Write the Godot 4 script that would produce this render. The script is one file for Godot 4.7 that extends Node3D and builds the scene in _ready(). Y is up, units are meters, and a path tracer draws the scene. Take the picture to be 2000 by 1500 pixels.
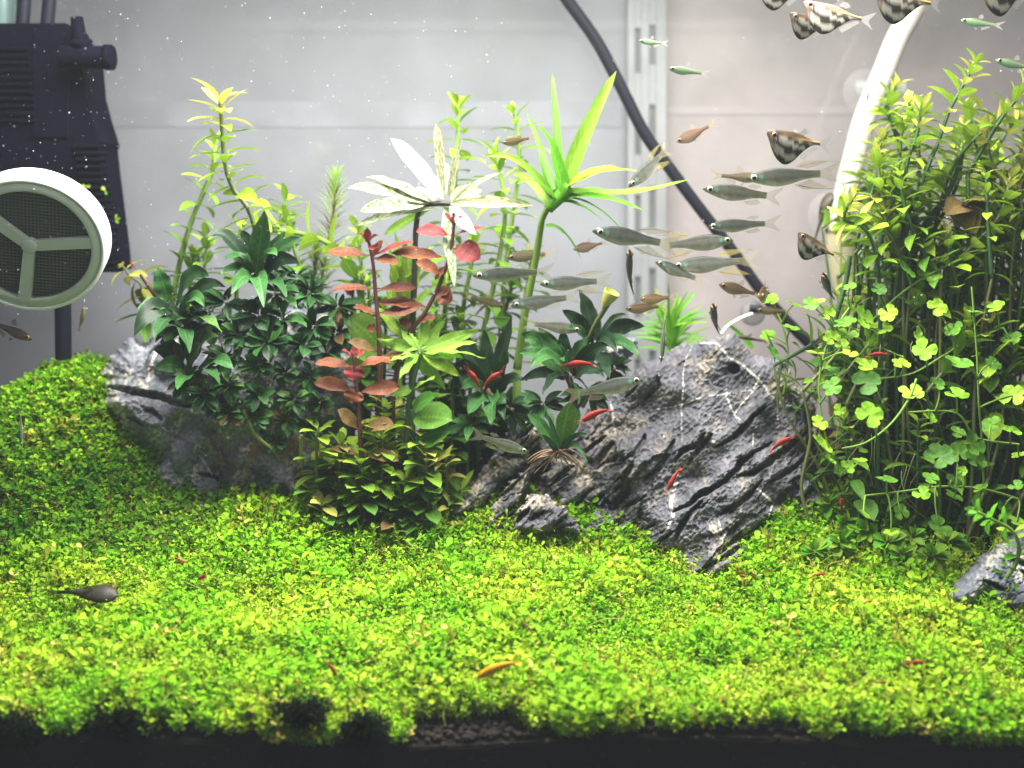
extends Node3D
# A planted aquarium seen through its front glass. Metres, y up; the camera looks along -z.
# P(px, py, d) gives the point at distance d in front of the lens plane that stands at column px, row py of a 2000 x 1500 view.
const F := 2032.0
const HORIZON := 480.0
const EYE := Vector3(0, 0.30, 0.55)
var rng := RandomNumberGenerator.new()
var M := {}
var T := {}
var leaf_shape := {}
var used := {}

func P(px: float, py: float, d: float) -> Vector3:
	return Vector3((px - 1000.0) / F * d, EYE.y + (HORIZON - py) / F * d, EYE.z - d)

func rr(a: float, b: float) -> float:
	return rng.randf_range(a, b)

func numbered(called: String) -> String:
	var n: int = used.get(called, 0)
	used[called] = n + 1
	return called if n == 0 else "%s_%03d" % [called, n]

func tag(o: Node3D, label := "", category := "", group := "", kind := "") -> Node3D:
	if label: o.set_meta("label", label)
	if category: o.set_meta("category", category)
	if group: o.set_meta("group", group)
	if kind: o.set_meta("kind", kind)
	return o

func thing(called: String, at := Vector3.ZERO) -> Node3D:
	var o := Node3D.new()
	o.name = numbered(called)
	add_child(o)
	o.position = at
	return o

func part(called: String, mesh: Mesh, material: Material, parent: Node3D = null, xf := Transform3D()) -> MeshInstance3D:
	var o := MeshInstance3D.new()
	o.mesh = mesh
	o.material_override = material
	o.cast_shadow = GeometryInstance3D.SHADOW_CASTING_SETTING_ON
	if parent == null:
		o.name = numbered(called)
		add_child(o)
		o.transform = xf
	else:
		o.name = called
		parent.add_child(o, true)
		o.transform = parent.transform.affine_inverse() * xf if parent.get_parent() == self else xf
	return o

# ---------------------------------------------------------------- materials
func lin(r: float, g: float, b: float, a := 1.0) -> Color:
	var c := Color(r, g, b).linear_to_srgb()
	c.a = a
	return c

func mat(c: Color, rough := 0.6, opts := {}) -> StandardMaterial3D:
	var m := StandardMaterial3D.new()
	m.albedo_color = c
	m.roughness = rough
	m.cull_mode = BaseMaterial3D.CULL_DISABLED
	if opts.has("tex"): m.albedo_texture = opts.tex
	if opts.has("back"):
		m.backlight_enabled = true
		m.backlight = Color(opts.back, opts.back, opts.back)
	if opts.has("spec"): m.metallic_specular = opts.spec
	elif opts.has("back"): m.metallic_specular = 0.22  # leaves under water hardly shine
	if opts.has("metal"): m.metallic = opts.metal
	if opts.has("vc"): m.vertex_color_use_as_albedo = true
	if opts.has("alpha"):
		m.transparency = BaseMaterial3D.TRANSPARENCY_ALPHA
		m.albedo_color.a = opts.alpha
	if opts.has("bump"):
		m.heightmap_enabled = true
		m.heightmap_texture = opts.bump
		m.heightmap_scale = opts.get("bump_cm", 0.1)
	if opts.has("tri"):
		m.uv1_triplanar = true
		m.uv1_world_triplanar = true
		m.uv1_scale = Vector3.ONE * opts.tri
	if opts.has("coat"):
		m.clearcoat_enabled = true
		m.clearcoat = opts.coat
		m.clearcoat_roughness = 0.25
	return m

func noise_tex(size: int, freq: float, kind := 3, octaves := 4, seedn := 1, lo := 0.0, hi := 1.0) -> ImageTexture:
	var n := FastNoiseLite.new()
	n.noise_type = kind
	n.frequency = freq
	n.fractal_octaves = octaves
	n.seed = seedn
	var im := n.get_seamless_image(size, size)
	im.convert(Image.FORMAT_RGB8)
	if lo != 0.0 or hi != 1.0:
		for y in size:
			for x in size:
				var v := lerpf(lo, hi, im.get_pixel(x, y).r)
				im.set_pixel(x, y, Color(v, v, v))
	return ImageTexture.create_from_image(im)

# a leaf's own markings: midrib, side veins, mottling, pale margin
func leaf_tex(rib: float, vein: float, mottle: float, margin: float, seedn: int, blotch := Color(0, 0, 0, 0)) -> ImageTexture:
	var w := 64
	var h := 160
	var im := Image.create(w, h, false, Image.FORMAT_RGB8)
	var n := FastNoiseLite.new()
	n.seed = seedn
	n.frequency = 0.06
	var n2 := FastNoiseLite.new()
	n2.seed = seedn + 9
	n2.frequency = 0.05
	for y in h:
		for x in w:
			var u := absf(x / (w - 1.0) * 2.0 - 1.0)
			var v := y / (h - 1.0)
			var k := 0.80 + mottle * n.get_noise_2d(x, y)
			k += rib * exp(-pow(u / 0.07, 2.0))
			var s := fposmod((v - u * 0.16) * 11.0, 1.0)
			k += vein * exp(-pow((s - 0.5) / 0.13, 2.0)) * (1.0 - u * 0.6)
			k += margin * smoothstep(0.82, 1.0, u)
			var c := Color(k, k, k)
			if blotch.a > 0.0:
				var b := smoothstep(0.02, 0.20, n2.get_noise_2d(x * 1.5, y * 1.2) + (0.10 - 0.22 * u) + (s - 0.5) * 0.16) * blotch.a
				c = c.lerp(Color(blotch.r * k, blotch.g * k, blotch.b * k), b)
			im.set_pixel(x, y, c.clamp())
	return ImageTexture.create_from_image(im)

# ---------------------------------------------------------------- meshes
func finish(v: PackedVector3Array, idx: PackedInt32Array, uv := PackedVector2Array(), col := PackedColorArray()) -> ArrayMesh:
	var a := []
	a.resize(Mesh.ARRAY_MAX)
	a[Mesh.ARRAY_VERTEX] = v
	a[Mesh.ARRAY_INDEX] = idx
	if uv.size(): a[Mesh.ARRAY_TEX_UV] = uv
	if col.size(): a[Mesh.ARRAY_COLOR] = col
	var nn := PackedVector3Array()
	nn.resize(v.size())
	for i in range(0, idx.size(), 3):
		var p := v[idx[i]]
		var c := (v[idx[i + 2]] - p).cross(v[idx[i + 1]] - p)
		nn[idx[i]] += c
		nn[idx[i + 1]] += c
		nn[idx[i + 2]] += c
	for i in nn.size():
		nn[i] = nn[i].normalized() if nn[i].length_squared() > 0.0 else Vector3.UP
	a[Mesh.ARRAY_NORMAL] = nn
	var m := ArrayMesh.new()
	m.add_surface_from_arrays(Mesh.PRIMITIVE_TRIANGLES, a)
	return m

func grid_index(rows: int, cols: int, wrap := false) -> PackedInt32Array:
	var idx := PackedInt32Array()
	var last := cols if wrap else cols - 1
	for i in rows - 1:
		for j in last:
			var a := i * cols + j
			var b := i * cols + (j + 1) % cols
			idx.append_array([a, b, a + cols, b, b + cols, a + cols])
	return idx

func flat_mesh(tris: PackedVector3Array) -> ArrayMesh:
	var idx := PackedInt32Array(range(tris.size()))
	return finish(tris, idx)

func width_at(kind: String, t: float) -> float:
	match kind:
		"lance": return pow(maxf(sin(PI * pow(t, 0.80)), 0.0), 0.85) + 0.04
		"oval": return pow(maxf(sin(PI * pow(t, 1.05)), 0.0), 0.60) + 0.02
		"spat":
			var p := lerpf(0.10, 0.14, t) if t < 0.22 else 0.0
			return maxf(p, pow(maxf(sin(PI * clampf((t - 0.16) / 0.84, 0.0, 1.0)), 0.0), 0.62))
		"blade": return pow(maxf(sin(PI * pow(t, 0.95)), 0.0), 0.52) * lerpf(0.8, 1.0, t) + 0.03
		"strap": return minf(1.0, 0.55 + t * 4.0) * pow(1.0 - t, 0.5) + 0.01
		"drop": return pow(maxf(sin(PI * pow(t, 0.62)), 0.0), 0.8) + 0.02
	return 1.0 - t

# a ribbon of leaf along a path; face is the way its upper side looks
func ribbon(path: PackedVector3Array, face: Vector3, width: float, kind: String, fold := 0.25, wave := 0.0, twist := 0.0, cols := 5) -> ArrayMesh:
	var n := path.size()
	var v := PackedVector3Array()
	var uv := PackedVector2Array()
	var ph := rr(0, TAU)
	for i in n:
		var t := i / (n - 1.0)
		var tan := (path[mini(i + 1, n - 1)] - path[maxi(i - 1, 0)]).normalized()
		var side := tan.cross(face)
		side = side.normalized() if side.length() > 0.01 else tan.cross(Vector3.RIGHT).normalized()
		var up := side.cross(tan)
		if twist != 0.0:
			side = side.rotated(tan, twist * t)
			up = up.rotated(tan, twist * t)
		var w := width * 0.5 * width_at(kind, t)
		for j in cols:
			var u := j / (cols - 1.0) * 2.0 - 1.0
			var ripple := wave * sin(t * 17.0 + ph + (1.5 if u > 0 else 0.0)) * absf(u) * width * 0.5
			v.append(path[i] + side * u * w + up * (fold * absf(u) * w + ripple))
			uv.append(Vector2(j / (cols - 1.0), t))
	return finish(v, grid_index(n, cols), uv)

func bent(a: Vector3, b: Vector3, sag: Vector3, n := 8) -> PackedVector3Array:
	var out := PackedVector3Array()
	var c := (a + b) * 0.5 + sag
	for i in n:
		var t := i / (n - 1.0)
		out.append(a * (1 - t) * (1 - t) + c * 2 * t * (1 - t) + b * t * t)
	return out

# unit leaves: from the origin along +y, upper side +z
func unit_leaf(kind: String, w: float, bend: float, fold := 0.3, wave := 0.0, n := 6, cols := 5) -> ArrayMesh:
	var path := PackedVector3Array()
	var p := Vector3.ZERO
	for i in n:
		path.append(p)
		var a := bend * (i + 0.5) / (n - 1.0)
		p += Vector3(0, cos(a), -sin(a)) / (n - 1.0)
	return ribbon(path, Vector3(0, 0.05, 1), w, kind, fold, wave, 0.0, cols)

func smooth(pts: Array, n: int) -> PackedVector3Array:
	var c := Curve3D.new()
	for i in pts.size():
		var t: Vector3 = (pts[mini(i + 1, pts.size() - 1)] - pts[maxi(i - 1, 0)]) / 6.0
		c.add_point(pts[i], -t, t)
	c.bake_interval = 0.002
	var out := PackedVector3Array()
	var l := c.get_baked_length()
	for i in n:
		out.append(c.sample_baked(l * i / (n - 1.0), true))
	return out

func tube(path: PackedVector3Array, r0: float, r1: float, sides := 6, wob := 0.0) -> ArrayMesh:
	var v := PackedVector3Array()
	var uv := PackedVector2Array()
	var n := path.size()
	var ref := Vector3(0.31, 0.2, 0.93)
	for i in n:
		var tan := (path[mini(i + 1, n - 1)] - path[maxi(i - 1, 0)]).normalized()
		var s := tan.cross(ref).normalized()
		var u := s.cross(tan)
		var r := lerpf(r0, r1, i / (n - 1.0)) * (1.0 + (rr(-wob, wob) if wob > 0 else 0.0))
		for j in sides:
			var a := TAU * j / sides
			v.append(path[i] + (s * cos(a) + u * sin(a)) * r)
			uv.append(Vector2(j / float(sides), i / (n - 1.0)))
	var idx := grid_index(n, sides, true)
	for j in range(1, sides - 1):
		idx.append_array([0, j + 1, j])
		var b := (n - 1) * sides
		idx.append_array([b, b + j, b + j + 1])
	return finish(v, idx, uv)

func lathe(pr: Array, sides := 32) -> ArrayMesh:
	var v := PackedVector3Array()
	for p: Vector2 in pr:
		for j in sides:
			var a := TAU * j / sides
			v.append(Vector3(p.x * cos(a), p.y, p.x * sin(a)))
	var idx := grid_index(pr.size(), sides, true)
	# flip so that the outside of a profile drawn from bottom to top faces out
	for i in range(0, idx.size(), 3):
		var k := idx[i + 1]
		idx[i + 1] = idx[i + 2]
		idx[i + 2] = k
	return finish(v, idx)

func box_into(st: SurfaceTool, lo: Vector3, hi: Vector3, bev := 0.0) -> void:
	var b := minf(bev, minf(hi.x - lo.x, minf(hi.y - lo.y, hi.z - lo.z)) * 0.3)
	var c := (lo + hi) * 0.5
	var h := (hi - lo) * 0.5
	var faces := [Vector3.RIGHT, Vector3.LEFT, Vector3.UP, Vector3.DOWN, Vector3.BACK, Vector3.FORWARD]
	st.set_smooth_group(-1)
	for f: Vector3 in faces:
		var s := Vector3(f.y, f.z, f.x)
		var t := f.cross(s)
		var q := []
		for k in [[-1, -1], [1, -1], [1, 1], [-1, 1]]:
			var d: Vector3 = f * h + s * k[0] * (h - Vector3.ONE * b) + t * k[1] * (h - Vector3.ONE * b)
			q.append(c + d)
		for k in [0, 2, 1, 0, 3, 2]:
			st.add_vertex(q[k])
	if b <= 0.0: return
	for a in 3:  # bevels along the twelve edges
		var ax := Vector3.ZERO
		ax[a] = 1
		var e1 := Vector3.ZERO
		e1[(a + 1) % 3] = 1
		var e2 := Vector3.ZERO
		e2[(a + 2) % 3] = 1
		for s1 in [-1, 1]:
			for s2 in [-1, 1]:
				var o1: Vector3 = e1 * s1 * h + e2 * s2 * (h - Vector3.ONE * b)
				var o2: Vector3 = e1 * s1 * (h - Vector3.ONE * b) + e2 * s2 * h
				var l: Vector3 = ax * (h - Vector3.ONE * b)
				var q := [c + o1 - l, c + o1 + l, c + o2 + l, c + o2 - l]
				var order := [0, 2, 1, 0, 3, 2] if s1 * s2 > 0 else [0, 1, 2, 0, 2, 3]
				for k in order:
					st.add_vertex(q[k])

func box(lo: Vector3, hi: Vector3, bev := 0.0) -> ArrayMesh:
	var st := SurfaceTool.new()
	st.begin(Mesh.PRIMITIVE_TRIANGLES)
	box_into(st, lo, hi, bev)
	st.generate_normals()
	return st.commit()

func prism(pts: Array, z0: float, z1: float) -> ArrayMesh:
	var poly := PackedVector2Array(pts)
	if not Geometry2D.is_polygon_clockwise(poly): poly.reverse()
	var st := SurfaceTool.new()
	st.begin(Mesh.PRIMITIVE_TRIANGLES)
	st.set_smooth_group(-1)
	var ids := Geometry2D.triangulate_polygon(poly)
	for k in range(0, ids.size(), 3):
		for q in [0, 1, 2]:
			var p := poly[ids[k + q]]
			st.add_vertex(Vector3(p.x, p.y, z1))
		for q in [0, 2, 1]:
			var p := poly[ids[k + q]]
			st.add_vertex(Vector3(p.x, p.y, z0))
	for k in poly.size():
		var a := poly[k]
		var b := poly[(k + 1) % poly.size()]
		for q in [Vector3(a.x, a.y, z1), Vector3(b.x, b.y, z0), Vector3(b.x, b.y, z1), Vector3(a.x, a.y, z1), Vector3(a.x, a.y, z0), Vector3(b.x, b.y, z0)]:
			st.add_vertex(q)
	st.generate_normals()
	return st.commit()

# a transform that stands a unit leaf at a place
func leaf_xf(at: Vector3, dir: Vector3, face: Vector3, length: float, wide := 1.0) -> Transform3D:
	var y := dir.normalized()
	var x := y.cross(face)
	if x.length() < 0.02: x = y.cross(Vector3(0.7, 0.1, 0.7))
	x = x.normalized()
	var z := x.cross(y)
	return Transform3D(Basis(x * length * wide, y * length, z * length), at)

func ground_y(x: float, z: float) -> float:
	var b := minf(-z, 0.20)
	var y := 0.035 + 0.262 * b + 0.10 * maxf(-z - 0.20, 0.0)
	y += 0.011 * smoothstep(0.145, 0.195, b)
	var dx := (x + 0.335) / 0.085
	var dz := (z + 0.27) / 0.085
	y += 0.094 * exp(-(dx * dx + dz * dz) * 0.9)
	y += 0.004 * sin(x * 31.0 + 1.3) * smoothstep(0.0, 0.05, -z) + 0.003 * sin(z * 47.0 + x * 19.0)
	return y

# ---------------------------------------------------------------- rocks: a closed lump with a front relief, a back and a rim
func brush(field: PackedFloat32Array, w: int, h: int, x: float, y: float, r: float, amount: float, soft: float) -> void:
	var x0 := maxi(int(x - r - soft), 0)
	var x1 := mini(int(x + r + soft) + 1, w - 1)
	var y0 := maxi(int(y - r - soft), 0)
	var y1 := mini(int(y + r + soft) + 1, h - 1)
	for yy in range(y0, y1 + 1):
		for xx in range(x0, x1 + 1):
			var d := sqrt((xx - x) * (xx - x) + (yy - y) * (yy - y))
			var k := amount * (1.0 - smoothstep(r, r + soft, d))
			var i := yy * w + xx
			if k > field[i]: field[i] = k

# lines: rows of [radius, amount, softness, [x, y], [x, y] ...] in view columns and rows
func draw_lines(field: PackedFloat32Array, w: int, h: int, ox: float, oy: float, s: float, lines: Array, wander: float) -> void:
	for l: Array in lines:
		var r: float = l[0] / s
		var j := Vector2.ZERO
		var whole := 0.0
		for k in range(3, l.size() - 1): whole += Vector2(l[k + 1][0] - l[k][0], l[k + 1][1] - l[k][1]).length()
		var gone := 0.0
		var swell := 1.0
		for k in range(3, l.size() - 1):
			var a := Vector2(l[k][0] - ox, l[k][1] - oy) / s
			var b := Vector2(l[k + 1][0] - ox, l[k + 1][1] - oy) / s
			var n := maxi(2, int(a.distance_to(b) / 0.7))
			for q in n:
				j = j * 0.93 + Vector2(rr(-1, 1), rr(-1, 1)) * wander
				swell = clampf(swell + rr(-0.12, 0.12), 0.55, 1.35)
				var t := q / float(n)
				var u := (gone + t * a.distance_to(b) * s) / whole
				var taper := pow(maxf(sin(PI * clampf(u * 0.96 + 0.02, 0.0, 1.0)), 0.0), 0.6)
				var p := a.lerp(b, t) + j
				brush(field, w, h, p.x, p.y, r * taper * swell, l[1] * lerpf(0.55, 1.0, taper), l[2] / s * lerpf(0.4, 1.0, taper))
			gone += a.distance_to(b) * s

func rock(outline: Array, s: float, depth: Callable, o: Dictionary) -> ArrayMesh:
	var poly := PackedVector2Array()
	var lo := Vector2(1e9, 1e9)
	var hi := Vector2(-1e9, -1e9)
	for q in outline:
		poly.append(Vector2(q[0], q[1]))
		lo = lo.min(Vector2(q[0], q[1]))
		hi = hi.max(Vector2(q[0], q[1]))
	lo -= Vector2(12, 12)
	hi += Vector2(12, 12)
	var w := int((hi.x - lo.x) / s) + 1
	var h := int((hi.y - lo.y) / s) + 1
	var n1 := FastNoiseLite.new()
	n1.seed = o.seed
	n1.frequency = 0.012
	n1.fractal_octaves = 5
	var n2 := FastNoiseLite.new()
	n2.seed = o.seed + 5
	n2.frequency = 0.05
	n2.noise_type = FastNoiseLite.TYPE_CELLULAR
	n2.cellular_return_type = FastNoiseLite.RETURN_DISTANCE2_SUB
	n2.domain_warp_enabled = true
	n2.domain_warp_amplitude = 25
	n2.domain_warp_frequency = 0.02
	var n3 := FastNoiseLite.new()
	n3.seed = o.seed + 11
	n3.frequency = 0.09
	n3.fractal_octaves = 4
	var slab := FastNoiseLite.new()
	slab.seed = o.seed + 3
	slab.frequency = 0.010
	slab.noise_type = FastNoiseLite.TYPE_CELLULAR
	slab.cellular_distance_function = FastNoiseLite.DISTANCE_MANHATTAN
	slab.cellular_return_type = FastNoiseLite.RETURN_CELL_VALUE
	slab.cellular_jitter = 0.9
	slab.fractal_type = FastNoiseLite.FRACTAL_NONE
	var lum := FastNoiseLite.new()
	lum.seed = o.seed + 2
	lum.frequency = 0.008
	lum.fractal_octaves = 2
	# inside or out, then the distance to the outline in cells
	var far := PackedFloat32Array()
	far.resize(w * h)
	for y in h:
		for x in w:
			var p := lo + Vector2(x, y) * s
			p += Vector2(n1.get_noise_2d(p.x * 3.0, p.y * 3.0), n1.get_noise_2d(p.x * 3.0 + 500, p.y * 3.0)) * 9.0
			far[y * w + x] = 1e6 if Geometry2D.is_point_in_polygon(p, poly) else 0.0
	for y in h:
		for x in w:
			var i := y * w + x
			if far[i] > 0.0:
				if x == 0 or y == 0 or x == w - 1 or y == h - 1: far[i] = 0.0
				else: far[i] = minf(far[i], minf(minf(far[i - 1] + 1.0, far[i - w] + 1.0), minf(far[i - w - 1], far[i - w + 1]) + 1.414))
	for yy in h:
		for xx in w:
			var i := (h - 1 - yy) * w + (w - 1 - xx)
			var x := w - 1 - xx
			var y := h - 1 - yy
			if far[i] > 0.0 and x < w - 1 and y < h - 1 and x > 0:
				far[i] = minf(far[i], minf(minf(far[i + 1] + 1.0, far[i + w] + 1.0), minf(far[i + w + 1], far[i + w - 1]) + 1.414))
	var crack := PackedFloat32Array()
	crack.resize(w * h)
	draw_lines(crack, w, h, lo.x, lo.y, s, o.get("cracks", []), 0.45)
	var more: Array = o.get("cracks", []).duplicate()
	for k in int(o.get("ledges", 0)):
		var c0 := Vector2(rr(lo.x + 20, hi.x - 20), rr(lo.y + 60, hi.y - 20))
		if o.has("calm") and c0.distance_to(Vector2(o.calm[0], o.calm[1] - 30)) < o.calm[2] * 0.75: continue
		var line := [rr(0.8, 2.2), rr(0.45, 0.9), rr(2.0, 5.0)]
		var run := rr(25, 90)
		var a0: float = o.get("angle", 0.72) + rr(-0.18, 0.18)
		for q in 4: line.append([c0.x + run * q / 3.0 * cos(a0) + rr(-3, 3), c0.y - run * q / 3.0 * sin(a0) + rr(-3, 3)])
		more.append(line)
	draw_lines(crack, w, h, lo.x, lo.y, s, more.slice(o.get("cracks", []).size()), 0.3)
	var lip := PackedFloat32Array()
	lip.resize(w * h)
	var lips := []
	for l: Array in more:
		var g := [l[0] * 0.6, minf(1.0, l[1]), 15.0]
		for q in l.slice(3): g.append([q[0] - 6.0, q[1] - 8.0])
		lips.append(g)
	draw_lines(lip, w, h, lo.x, lo.y, s, lips, 0.2)
	var vein := PackedFloat32Array()
	vein.resize(w * h)
	draw_lines(vein, w, h, lo.x, lo.y, s, o.get("veins", []), 0.22)
	var stain := PackedFloat32Array()
	stain.resize(w * h)
	draw_lines(stain, w, h, lo.x, lo.y, s, o.get("stains", []), 0.4)
	var ang: float = o.get("angle", 0.72)
	var lam: float = o.get("lam", 62.0)
	var v := PackedVector3Array()
	var col := PackedColorArray()
	var at := PackedInt32Array()
	at.resize(w * h)
	at.fill(-1)
	var base: Color = o.color
	var light: Color = o.light
	for y in h:
		for x in w:
			var i := y * w + x
			if far[i] <= 0.0: continue
			var p := lo + Vector2(x, y) * s
			var e := far[i] * s
			var d: float = depth.call(p.x, p.y)
			var edge: float = o.edge
			var q := clampf(1.0 - e / edge, 0.0, 1.0)
			d += o.round * (1.0 - sqrt(maxf(0.0, 1.0 - q * q)))
			var sv := p.x * sin(ang) + p.y * cos(ang)
			var al := p.x * cos(ang) - p.y * sin(ang)
			var wn := n1.get_noise_2d(p.x, p.y)
			var fine0 := n3.get_noise_2d(p.x * 0.7, p.y * 0.7)
			var wsv := sv + wn * 16.0 + fine0 * 3.0
			var wal := al + n1.get_noise_2d(p.x + 400.0, p.y) * 30.0
			var q1 := slab.get_noise_2d(wal * 0.42, wsv * 1.9 * 60.0 / lam)
			var q2 := slab.get_noise_2d(wal * 1.1 + 700.0, wsv * 4.2 * 60.0 / lam)
			# slabs: each steps off from the next and leans a little towards its lower edge
			var saw := 0.75 * q1 + 0.34 * q2
			var rough: float = o.strata * (0.35 + 0.65 * smoothstep(-0.25, 0.25, n1.get_noise_2d(p.x * 0.6 + 300, p.y * 0.6)))
			if o.has("calm"):
				rough *= 1.0 - 0.85 * (1.0 - smoothstep(o.calm[2] * 0.6, o.calm[2], Vector2(p.x - o.calm[0], (p.y - o.calm[1]) * 1.1).length()))
			d -= rough * saw
			d -= o.lump * 1.2 * lum.get_noise_2d(p.x, p.y)
			d -= o.fine * 1.5 * wn
			d -= o.chip * n2.get_noise_2d(p.x, p.y)
			var fine := n3.get_noise_2d(p.x, p.y)
			d -= o.fine * fine
			d -= o.fine * 0.5 * n3.get_noise_2d(al * 0.25 + 77.0, sv * 1.3)
			d += o.get("crack_deep", 0.012) * crack[i]
			d -= 0.0004 * vein[i]
			d -= o.get("lip", 0.0045) * lip[i] * (1.0 - crack[i])
			at[i] = v.size()
			v.append(P(p.x, p.y, d))
			var k := clampf(0.45 + fine * 0.75 + wn * 0.5 + q2 * 0.2, 0.0, 1.0)
			var c := base.lerp(light, k * k * 0.55)
			var pale: float = smoothstep(0.08, 0.45, n1.get_noise_2d(p.x * 1.3 + 800, p.y * 1.3)) * o.get("pale", 0.4)
			c = c.lerp(o.tan, pale * smoothstep(-0.2, 0.5, fine + 0.2))
			c = c.lerp(o.tan, clampf(stain[i] * (0.55 + fine * 1.4), 0.0, 1.0))
			c = c.lerp(Color(0.72, 0.70, 0.64), clampf(vein[i] * (0.80 + fine * 1.3 + wn * 0.4), 0.0, 0.92))
			if crack[i] > 0.3 and o.has("crack_tan"): c = c.lerp(o.tan, 0.25 * clampf(wn * 3.0, 0.0, 1.0))
			col.append(c)
	var front := v.size()
	for y in h:
		for x in w:
			var i := y * w + x
			if far[i] <= 0.0: continue
			var p := lo + Vector2(x, y) * s
			var e := far[i] * s
			var q := clampf(1.0 - e / (o.edge * 2.0), 0.0, 1.0)
			var d: float = depth.call(p.x, p.y) + o.round + 0.004 + o.thick * sqrt(maxf(0.0, 1.0 - q * q))
			v.append(P(p.x, p.y, d))
			col.append(base)
	var idx := PackedInt32Array()
	for y in h - 1:
		for x in w - 1:
			var a := at[y * w + x]
			var b := at[y * w + x + 1]
			var c := at[(y + 1) * w + x]
			var d := at[(y + 1) * w + x + 1]
			if a < 0 or b < 0 or c < 0 or d < 0: continue
			idx.append_array([a, b, c, b, d, c])
			if (x & 1) == 0 or true:
				idx.append_array([a + front, c + front, b + front, b + front, c + front, d + front])
			# the rim closes front and back wherever the next cell is empty
			if y == 0 or at[(y - 1) * w + x] < 0 or at[(y - 1) * w + x + 1] < 0: idx.append_array([a, a + front, b, b, a + front, b + front])
			if y == h - 2 or at[(y + 2) * w + x] < 0 or at[(y + 2) * w + x + 1] < 0: idx.append_array([c, d, c + front, d, d + front, c + front])
			if x == 0 or at[y * w + x - 1] < 0 or at[(y + 1) * w + x - 1] < 0: idx.append_array([a, c, a + front, c, c + front, a + front])
			if x == w - 2 or at[y * w + x + 2] < 0 or at[(y + 1) * w + x + 2] < 0: idx.append_array([b, b + front, d, d, b + front, d + front])
	return finish(v, idx, PackedVector2Array(), col)

# ---------------------------------------------------------------- fish
# profile rows: [t along the body, top, bottom, half width], in body lengths; nose at x = 0.5
func fish_mesh(prof: Array, bend: float, paint: Callable) -> ArrayMesh:
	var rows := 44
	var cols := 24
	var v := PackedVector3Array()
	var col := PackedColorArray()
	for i in rows:
		var t := i / (rows - 1.0)
		var k := 0
		while k < prof.size() - 2 and prof[k + 1][0] < t: k += 1
		var f: float = clampf((t - prof[k][0]) / maxf(prof[k + 1][0] - prof[k][0], 1e-4), 0.0, 1.0)
		var pa: Array = prof[maxi(k - 1, 0)]
		var pd: Array = prof[mini(k + 2, prof.size() - 1)]
		var top := cubic_interpolate(prof[k][1], prof[k + 1][1], pa[1], pd[1], f)
		var bot := cubic_interpolate(prof[k][2], prof[k + 1][2], pa[2], pd[2], f)
		var hw := maxf(cubic_interpolate(prof[k][3], prof[k + 1][3], pa[3], pd[3], f), 0.001)
		var len_t: float = prof[-1][4]
		for j in cols:
			var a := TAU * j / cols
			var cy := cos(a)
			var y := (top + bot) * 0.5 + (top - bot) * 0.5 * signf(cy) * pow(absf(cy), 0.9)
			var z := hw * sin(a) * (1.0 - 0.25 * maxf(-cy, 0.0))
			var x := 0.5 - t * len_t
			z += bend * pow(clampf(0.25 - x, 0.0, 2.0), 2.0)
			v.append(Vector3(x, y, z))
			var shade: Color = paint.call(t, cy, v[-1])
			shade.a = 1.0
			col.append(shade)
	var idx := grid_index(rows, cols, true)
	for i in range(0, idx.size(), 3):
		var q := idx[i + 1]
		idx[i + 1] = idx[i + 2]
		idx[i + 2] = q
	return finish(v, idx, PackedVector2Array(), col)

# a fin: a fan of rays between a base line and an edge, with thickness only of a membrane
func fin_mesh(base: Array, edge: Array, bend: float, spread := 0.0) -> ArrayMesh:
	var v := PackedVector3Array()
	var uv := PackedVector2Array()
	var n := 10
	var m := 5
	var bp := smooth(base, n)
	var ep := smooth(edge, n)
	for j in m:
		for i in n:
			var p := bp[i].lerp(ep[i], j / (m - 1.0))
			p.z += bend * pow(clampf(0.25 - p.x, 0.0, 2.0), 2.0) + spread * (j / (m - 1.0))
			v.append(p)
			uv.append(Vector2(i / (n - 1.0), j / (m - 1.0)))
	return finish(v, grid_index(m, n), uv)

func v3(x: float, y: float, z := 0.0) -> Vector3:
	return Vector3(x, y, z)

func eyes(o: Node3D, x: float, y: float, z: float, r: float, ring: Material) -> void:
	for s in [-1, 1]:
		var b := SphereMesh.new()
		b.radius = r
		b.height = r * 2
		b.radial_segments = 14
		b.rings = 8
		var e := raw("eye", b, ring, o, Transform3D(Basis.from_scale(Vector3(1, 1, 0.6)), Vector3(x, y, z * s)))
		var q := SphereMesh.new()
		q.radius = r * 0.74
		q.height = r * 1.48
		q.radial_segments = 12
		q.rings = 6
		var pu := MeshInstance3D.new()
		pu.mesh = q
		pu.material_override = M.pupil
		pu.name = "pupil"
		pu.position = Vector3(r * 0.06, 0, r * 0.50 * s)
		e.add_child(pu, true)

func raw(called: String, mesh: Mesh, material: Material, parent: Node3D, xf := Transform3D()) -> MeshInstance3D:
	var o := MeshInstance3D.new()
	o.mesh = mesh
	o.material_override = material
	o.name = called
	parent.add_child(o, true)
	o.transform = xf
	return o

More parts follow.
